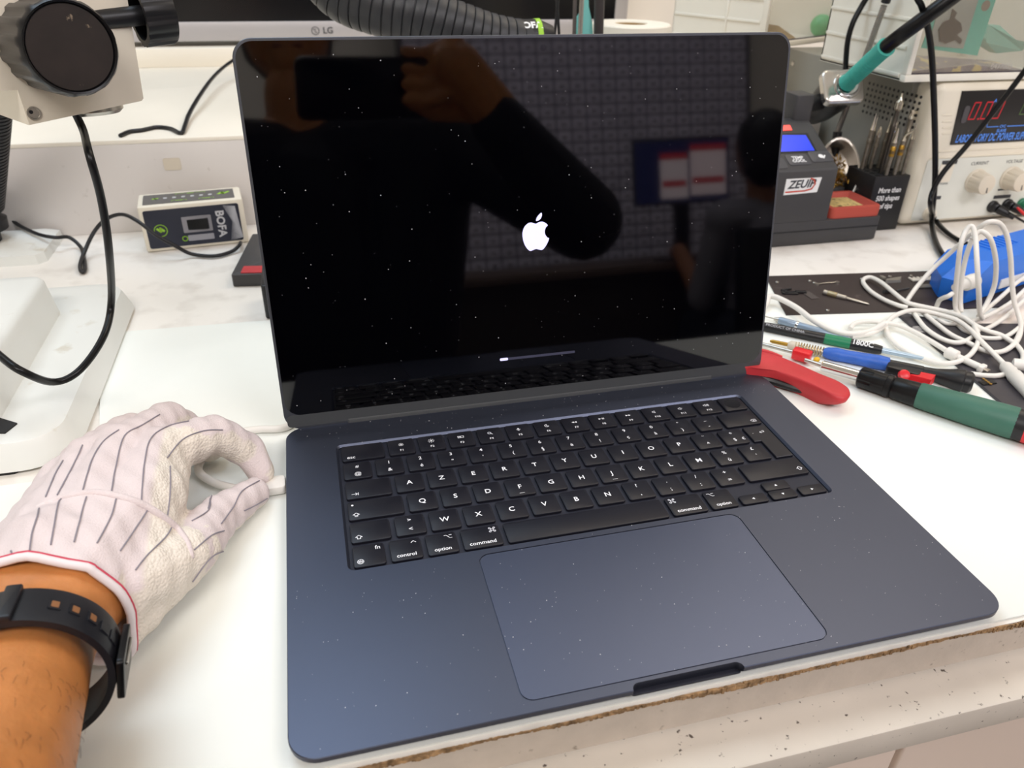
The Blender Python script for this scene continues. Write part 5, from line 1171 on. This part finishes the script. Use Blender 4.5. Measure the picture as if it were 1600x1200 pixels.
p0 = at(1340 + 850 / 6.154, 480 + 425 / 6.154, 7); p1 = at(1340 + 1270 / 6.154, 480 + 622 / 6.154, 5.5); dd = (p1 - p0).normalized(); l2 = (p1 - p0).length
MB(off(cb_)).lathe(p0, dd, [(0, 3.2), (1, 4.6), (9, 4.6), (10, 3.2)], 16).build('collar', WCAB, cb_)
MB(off(cb_)).lathe(p0 + dd * 10, dd, [(0, 2.6), (18, 2.8)], 14).build('strain_relief', WCAB, cb_)
MB(off(cb_) @ frame(p0 + dd * 27, dd)).rbox((0, -4.2, -2.6), (l2 - 31, 4.2, 2.6), 1.5, 1).build('plug_shell', WCAB, cb_)
MB(off(cb_) @ frame(p0 + dd * (l2 - 4.5), dd)).rbox((0, -2.2, -1.0), (4, 2.2, 1.0), .8, .2).build('plug_tip', STEEL, cb_)
cc = cords('white_cable', 'white cable ending in the thick plug at the right edge on the dark plate', [
    W6((-60, 285, 5), (40, 270, 5), (140, 250, 6), (230, 200, 7), (330, 100, 8), (420, 55, 9), (520, 30, 9), (650, 40, 9), (800, 75, 9), (960, 130, 10), (1080, 215, 10), (1180, 320, 10), (1300, 440, 9), (1400, 540, 8), (1470, 610, 8)),
    W6((270, 165, 5), (285, 250, 5), (360, 350, 5), (500, 440, 5), (660, 505, 5), (820, 540, 5), (960, 525, 6), (1080, 460, 7), (1150, 360, 8), (1160, 280, 8), (1120, 180, 8)),
    W6((540, 55, 6), (640, 190, 6), (770, 285, 6), (900, 335, 6), (1010, 335, 6), (1110, 280, 6), (1180, 200, 6)),
    W6((620, 45, 6), (760, 160, 6), (900, 265, 6), (1060, 340, 6), (1200, 410, 6), (1330, 435, 6), (1450, 400, 6), (1530, 310, 6), (1570, 180, 7), (1540, 60, 9)),
    W6((1090, 640, 5), (1200, 655, 5), (1330, 660, 5), (1430, 640, 5), (1510, 595, 5))])
p0 = at(1340 + 1425 / 6.154, 480 + 575 / 6.154, 8); p1 = at(1340 + 1700 / 6.154, 480 + 860 / 6.154, 7); dd = (p1 - p0).normalized(); l2 = (p1 - p0).length
MB(off(cc)).lathe(p0, dd, [(-4, 2.6), (0, 4.6), (12, 4.8), (13, 5.4), (l2, 5.6)], 18).build('plug', WCAB, cc)
p0 = at(1340 + 1555 / 6.154, 480 + 555 / 6.154, 6)
MB(off(cc)).lathe(p0, (.6, -.5, .1), [(-5, 2.6), (-4, 4.8), (4, 4.8), (5, 2.6)], 16).build('collar', WCAB, cc)
cords('white_cable', 'white cable strands fanning out to the right edge beside the blue adapter', [
    W4((1190, 940, 6), (1260, 880, 9), (1400, 760, 12), (1520, 650, 14), (1640, 560, 16)),
    W4((1130, 985, 5), (1300, 920, 7), (1460, 830, 9), (1560, 745, 11), (1660, 650, 13)),
    W4((1240, 1060, 5), (1340, 1010, 6), (1450, 930, 7), (1550, 840, 8), (1660, 740, 9)),
    W4((1180, 1120, 5), (1290, 1135, 5), (1420, 1125, 5), (1530, 1060, 6), (1640, 960, 7)),
    W4((830, 960, 5), (900, 1000, 5), (1000, 1010, 5), (1060, 1060, 5), (1130, 1090, 5))], 1.85)

# ------------------------------------------------------------------ behind the laptop: monitor, hose, upright tools, roll
mo = thing('monitor', 'silver framed monitor with dark screen standing behind the laptop', 'monitor', (45, 1160, 123.5))
p0, p1 = atY(280, 66, 1160), atY(280, 36, 1160); pr_, pl_ = atY(981, 12, 1160), atY(962, 12, 1160)
zb, zt = atY(620, 62, 1160).z, atY(620, 31, 1160).z; zb = 131; zt = 158
xl, xr_ = -560, pr_.x; O = off(mo)
SILV = mat('silver_bezel', 'b9b5b6', .38, metal=.35)
mb = MB(O); mb.rbox((xl, 1160, zb), (xr_, 1170, zt), 1.5, 1); mb.build('bezel_bottom', SILV, mo)
mb = MB(O); mb.rbox((pl_.x, 1160, zt - .5), (xr_, 1170, 560), 1, .8); mb.build('bezel_side', SILV, mo)
mb = MB(O); mb.rbox((xl, 1160, zt - .5), (xl + 20, 1170, 560), 1, .8); mb.build('bezel_side', SILV, mo)
mb = MB(O); mb.rbox((xl, 1160, 558), (xr_, 1170, 580), 1, .8); mb.build('bezel_top', SILV, mo)
mb = MB(O); mb.box((xl + 15, 1163, zt - 2), (pl_.x + 2, 1166, 560)); mb.build('dark_screen', mat('monitor_glass', '0b0a0d', .2), mo)
mb = MB(O); mb.box((xl + 5, 1168, zb + 4), (xr_ - 5, 1200, 575), 4); mb.build('back_shell', SILV, mo)
mb = MB(O); mb.box((-110, 1172, 123.6), (190, 1236, 128.5), 2); mb.box((10, 1196, 128), (70, 1214, 200), 2); mb.build('stand', BLK, mo)
g = atY(508, 48, 1159.5); FMo = O @ Matrix.Translation((g.x, 1159.6, g.z)) @ Matrix.Rotation(PI / 2, 4, 'X')
mb = MB(FMo); put_text(mb, 'LG', 13, 4.5, 0, .1, bold=.02)
mb.stroke([(-15 + 5.6 * math.cos(a), 5.6 * math.sin(a)) for a in [k * PI / 10 for k in range(20)]], 1.1, .1, True); mb.stroke([(-15, 3), (-15, -2.4), (-12, -2.4)], 1, .1); mb.disc((-17.3, 1.6, .1), 1, 8); mb.build('maker_emblem', INK, mo, recalc=False)

hs = thing('fume_hose', 'thick black ribbed hose bending down behind the top of the laptop lid', 'hose', (-60, 600, 97))
pts = [atY(400, -330, 680), atY(445, -180, 660), atY(490, -75, 642), atY(533, -16, 630), atY(588, 8, 615), atY(652, 24, 605), atY(712, 44, 600), atY(770, 60, 598), atY(830, 66, 598)]
P = spline(pts, 14); mb = MB(off(hs)); n = 24; rings = []
u = Vector((0, 0, 1)); acc = 0
tot = [0]
for a, b in zip(P, P[1:]): tot.append(tot[-1] + (b - a).length)
def along(s_):
    for i in range(len(P) - 1):
        if tot[i + 1] >= s_: 
            t = (s_ - tot[i]) / (tot[i + 1] - tot[i] + 1e-9); return P[i].lerp(P[i + 1], t), (P[i + 1] - P[i]).normalized()
    return P[-1], (P[-1] - P[-2]).normalized()
s_ = 0.
while s_ < tot[-1] - 6:
    for ds, r in ((0, .93), (.6, .99), (2, 1.0), (6.8, 1.0), (8.0, .985), (8.3, .93)):
        c_, d_ = along(s_ + ds); u = (u - d_ * u.dot(d_)).normalized(); v_ = d_.cross(u); R_ = 27 * r * (1 - .30 * max(0, (s_ - tot[-1] * .45) / (tot[-1] * .55)) ** 2)
        rings.append([c_ + (u * math.cos(2 * PI * k / n) + v_ * math.sin(2 * PI * k / n)) * R_ for k in range(n)])
    s_ += 8.8
mb.loops(rings); mb.build('ribbed_tube', mat('hose_black', '2b2c2f', .45), hs, angle=40)
e0, d_ = along(tot[-1] - 14); e0 = atY(788, 62, 598); e1 = atY(862, 60, 598); d_ = (e1 - e0).normalized(); l2 = (e1 - e0).length
mb = MB(off(hs)); mb.lathe(e0, d_, [(0, 15), (2, 18), (l2 * .7, 18), (l2, 12)], 28); mb.build('nozzle', BLK, hs)
mb = MB(off(hs)); mb.lathe(e0 + d_ * (l2 * .62), d_, [(0, 18.1), (.2, 18.4), (5, 18.4), (5.2, 18.1)], 28, cap0=False, cap1=False); mb.build('green_band', GRNI, hs)
mb = MB(off(hs) @ frame(e0 + d_ * 22 + Vector((0, -12, 13.6)), d_, None, (0, -.66, .75))); 
put_text(mb, 'BOFA', 10, 0, 0, 0, bold=.04); mb.build('white_lettering', WHTI, hs, recalc=False)
mb = MB(off(hs)); c0 = along(tot[-1] * .6)[0]
mb.box((e0.x + 20, 590, 97.2), (e0.x + 34, 606, e0.z - 14), 2); mb.box((e0.x + 5, 693, 97.2), (e0.x + 50, 740, 101), 1); mb.box((e0.x + 20, 600, 97.2), (e0.x + 34, 720, 103), 1); mb.build('hose_stand', BLK, hs)

cp = thing('tool_cup', 'small grey cup of upright tools hidden behind the laptop lid', 'cup', (196, 712, 97))
mb = MB(); mb.lathe((0, 0, 0), (0, 0, 1), [(0, 34), (70, 36), (70, 34), (3, 32), (3, .5)], 28, cap1=False); mb.build('cup', GRYD, cp)
def upright(name, label, cat, x0, y0, x1, y1, Y, parts):
    a, b = atY(x0, y0, Y), atY(x1, y1, Y); t = thing(name, label, cat, (a.x, a.y, 101)); d = (b - a).normalized(); lo = a - d * ((a.z - 101) / d.z)
    for nm, r0, r1, f0, f1, m in parts:
        q0, q1 = lo + (b - lo) * f0, lo + (b - lo) * f1; MB(off(t)).cyl(q0, q1, r0, r1).build(nm, m, t)
    return t
upright('upright_screwdriver', 'dark rod with a green collar standing upright behind the laptop lid', 'screwdriver', 935, 60, 938, -60, 716, (('rod', 5.5, 6, .33, 1, mat('rod_brown_black', '3a3434', .4)), ('green_collar', 8, 7.5, .2, .36, mat('collar_green', '3f8a62', .4)), ('lower_rod', 5, 6, 0, .22, BLK)))
upright('metal_probe', 'thin pale metal probe standing left of the teal strip', 'probe', 906, 60, 912, -60, 700, (('shaft', 2.6, 2.6, 0, 1, STEEL),))
upright('metal_probe', 'thin dark metal probe standing farthest left in the hidden cup', 'probe', 897, 60, 900, -60, 705, (('shaft', 2.2, 2.2, 0, 1, mat('probe_grey', '6a6462', .4, metal=.6)),))
upright('black_wire', 'thin black wire leaning right in front of the monitor', 'wire', 866, 60, 878, -60, 702, (('wire', 1.6, 1.6, 0, 1, BLK),))
upright('black_wire', 'thin black wire leaning left and crossing the other wire', 'wire', 874, 60, 866, -60, 708, (('wire', 1.6, 1.6, 0, 1, BLK),))
tl = thing('teal_strip', 'tapering light teal plastic strip standing behind the laptop lid', 'plastic strip', (190, 722, 101))
q = [atY(x, y, 722) for x, y in ((898, 60), (927, 60), (925, 34), (920, 10), (919, -30), (912, -30), (911, 10), (898, 32))]
lo = [Vector((q[0].x, 722, 101)), Vector((q[1].x, 722, 101))]; q = lo + q[1:] 
mb = MB(off(tl)); mb.loops([[(p.x, 723.2, p.z) for p in q], [(p.x, 721.8, p.z) for p in q]]); mb.build('strip', mat('light_teal', '86d6cf', .4), tl)
rc = atY(986, 36, 800)
ro = thing('paper_roll', 'white roll standing on the raised shelf behind the laptop lid', 'roll', (rc.x, 800, 97))
h = rc.z - 97; mb = MB(); mb.lathe((0, 0, 0), (0, 0, 1), [(0, 49), (1, 50), (h - 1.5, 50), (h, 48.5), (h, 21), (h - 2, 20), (4, 20)], 40, cap0=False, cap1=False); mb.lathe((0, 0, 0), (0, 0, 1), [(0, 49), (.2, 20)], 40, cap0=False, cap1=False); mb.build('roll_body', mat('roll_cream', 'eee8da', .55), ro)
MB().lathe((0, 0, 1), (0, 0, 1), [(0, 20), (h - 2.2, 20.02), (h - 2.2, 18), (0, 18)], 32, cap0=False, cap1=False).build('core', mat('core_brown', 'b89a6c', .7), ro)

# ------------------------------------------------------------------ the room behind the camera, seen mirrored in the screen
cab = thing('drawer_cabinet', 'tall grey white wall cabinet of small parts drawers seen mirrored in the screen', 'cabinet', (700, -2420, -400))
MB().box((-450, -170, 0), (1050, 0, 1750)).build('body', mat('cabinet_lilac', '3d3948', .5), cab)
mb = MB(); rn = random.Random(5); mb2 = MB()
for i in range(22):
    for j in range(34):
        x, z = -440 + i * 67, 30 + j * 50
        mb.box((x, -4, z), (x + 59, 6, z + 42)); 
        (mb2).box((x + 22, 5, z + 13), (x + 38, 12, z + 22))
mb.build('drawer_fronts', mat('drawer_lilac', 'e2dcee', .4, noise=.10, nscale=9), cab, kind='stuff'); mb2.build('drawer_pulls', GRYD, cab, kind='stuff')
tbq = thing('far_desk', 'desk against the cabinet behind the camera, seen mirrored in the screen', 'desk', (1000, -1950, -760))
MB().box((-1000, -330, 720), (800, 220, 750), 4).build('desk_top', mat('desk_brown', '5a4a40', .5), tbq)
for x in (-960, 740): MB().box((x, -300, 0), (x + 40, 200, 720)).build('leg', GRYD, tbq)
MB().box((-950, 180, 200), (770, 200, 720)).build('modesty_panel', mat('desk_panel', '2c2420', .6), tbq)
mm = thing('far_monitor', 'monitor with red and white windows on the far desk, seen mirrored in the screen', 'monitor', (1130, -1830, -10))
MB().box((-185, -14, 195), (185, 0, 420), 3).build('shell', BLK, mm); MB().box((-30, -20, 0), (30, -10, 200)).build('neck', BLK, mm); MB().box((-90, -70, 0), (90, 40, 8)).build('foot', BLK, mm)
mb = MB(); mb.box((-178, 0, 202), (178, .8, 412)); mb.build('picture', mat('far_blue', '2a3060', .4, emit='2a3060', estr=.8), mm)
for x0, x1, z0, z1, cname, cc_ in ((-85, 20, 215, 370, 'e8d8dc', 'pale'), (30, 168, 222, 396, 'ecd8dc', 'pale2')):
    mb = MB(); mb.box((x0, .8, z0), (x1, 1.4, z1)); mb.build('window_panel', mat('far_' + cc_, cname, .4, emit=cname, estr=1.2), mm)
    mb = MB(); mb.box((x0, 1.4, z1 - 22), (x1, 1.9, z1)); mb.box((x0 + 8, 1.4, z0 + 40), (x1 - 8, 1.9, z0 + 62)); mb.build('red_bar', mat('far_red' + cc_, 'c02a38', .4, emit='c02a38', estr=1.0), mm)
sp = Vector((1235, -1480, -760))
B = lambda x, y, z: sp + Vector((x, y, z))
body2 = [(B(0, 0, 520), 120, B(0, -10, 800), 110), (B(-130, -10, 880), 60, B(130, -10, 880), 60), (B(0, -10, 800), 115, B(0, -10, 880), 80), (B(0, -10, 900), 50, B(0, -20, 1000), 48), (B(0, -25, 1060), 74, B(0, -10, 1110), 84), (B(0, -95, 1060), 12, B(0, -85, 1085), 9),
         (B(-130, -10, 880), 50, B(-190, -60, 640), 40), (B(-190, -60, 640), 38, B(-160, -280, 740 + 45), 28), (B(130, -10, 880), 50, B(190, -60, 640), 40), (B(190, -60, 640), 38, B(160, -280, 785), 28), (B(-160, -280, 785), 26, B(-150, -340, 780), 22), (B(160, -280, 785), 26, B(150, -340, 780), 22)]
for s_ in (-1, 1): body2 += [(B(s_ * 80, 0, 520), 90, B(s_ * 110, -380, 500), 62), (B(s_ * 110, -380, 500), 58, B(s_ * 110, -360, 90), 46), (B(s_ * 110, -360, 60), 42, B(s_ * 110, -460, 42), 34)]
p2 = link('person', blob(body2, 9, 3), mat('skin_far', '8a5a3c', .6), angle=80); tag(p2, 'seated person with dark hair and grey top at the far desk, seen mirrored', 'person')
link('grey_top', blob([(B(0, 0, 540), 130, B(0, -10, 800), 122), (B(-130, -10, 876), 70, B(130, -10, 876), 70), (B(0, -10, 800), 124, B(0, -10, 866), 90), (B(-130, -10, 880), 60, B(-190, -60, 640), 50), (B(130, -10, 880), 60, B(190, -60, 640), 50)], 9, 3), mat('grey_shirt', '77747c', .8), p2, angle=80)
link('hair', blob([(B(0, 8, 1120), 90, B(0, 20, 1050), 84)], 9, 3), HAIRM, p2, angle=80)
link('trousers', blob([(B(-80, 0, 515), 100, B(-110, -380, 500), 72), (B(80, 0, 515), 100, B(110, -380, 500), 72), (B(-110, -380, 500), 68, B(-110, -360, 90), 56), (B(110, -380, 500), 68, B(110, -360, 90), 56)], 9, 3), JEANS, p2, angle=80)
ch = thing('office_chair', 'dark office chair under the person at the far desk', 'chair', (1235, -1480, -760))
MB().rbox((-210, -230, 380), (210, 200, 425), 60, 15).build('seat', BLK, ch); MB().rbox((-200, 150, 480), (200, 190, 850), 30, 12).build('backrest', BLK, ch); MB().box((-25, 175, 400), (25, 195, 500)).build('back_post', BLK, ch); MB().cyl((0, 0, 60), (0, 0, 384), 28).build('column', STEEL, ch)
for k in range(5):
    a = 2 * PI * k / 5; MB().tube([(0, 0, 80), (280 * math.cos(a), 280 * math.sin(a), 22)], 20, 8, 0).build('leg', BLK, ch)
for x, y, _, _, nm in LIGHTS:
    t = thing('ceiling_panel', 'white luminous ceiling panel out of view above the ' + nm, 'ceiling light', (x, y, 1694))
    mb = MB(); mb.box((-620, -320, 0), (620, 320, 5)); mb.build('frame', SILV, t)
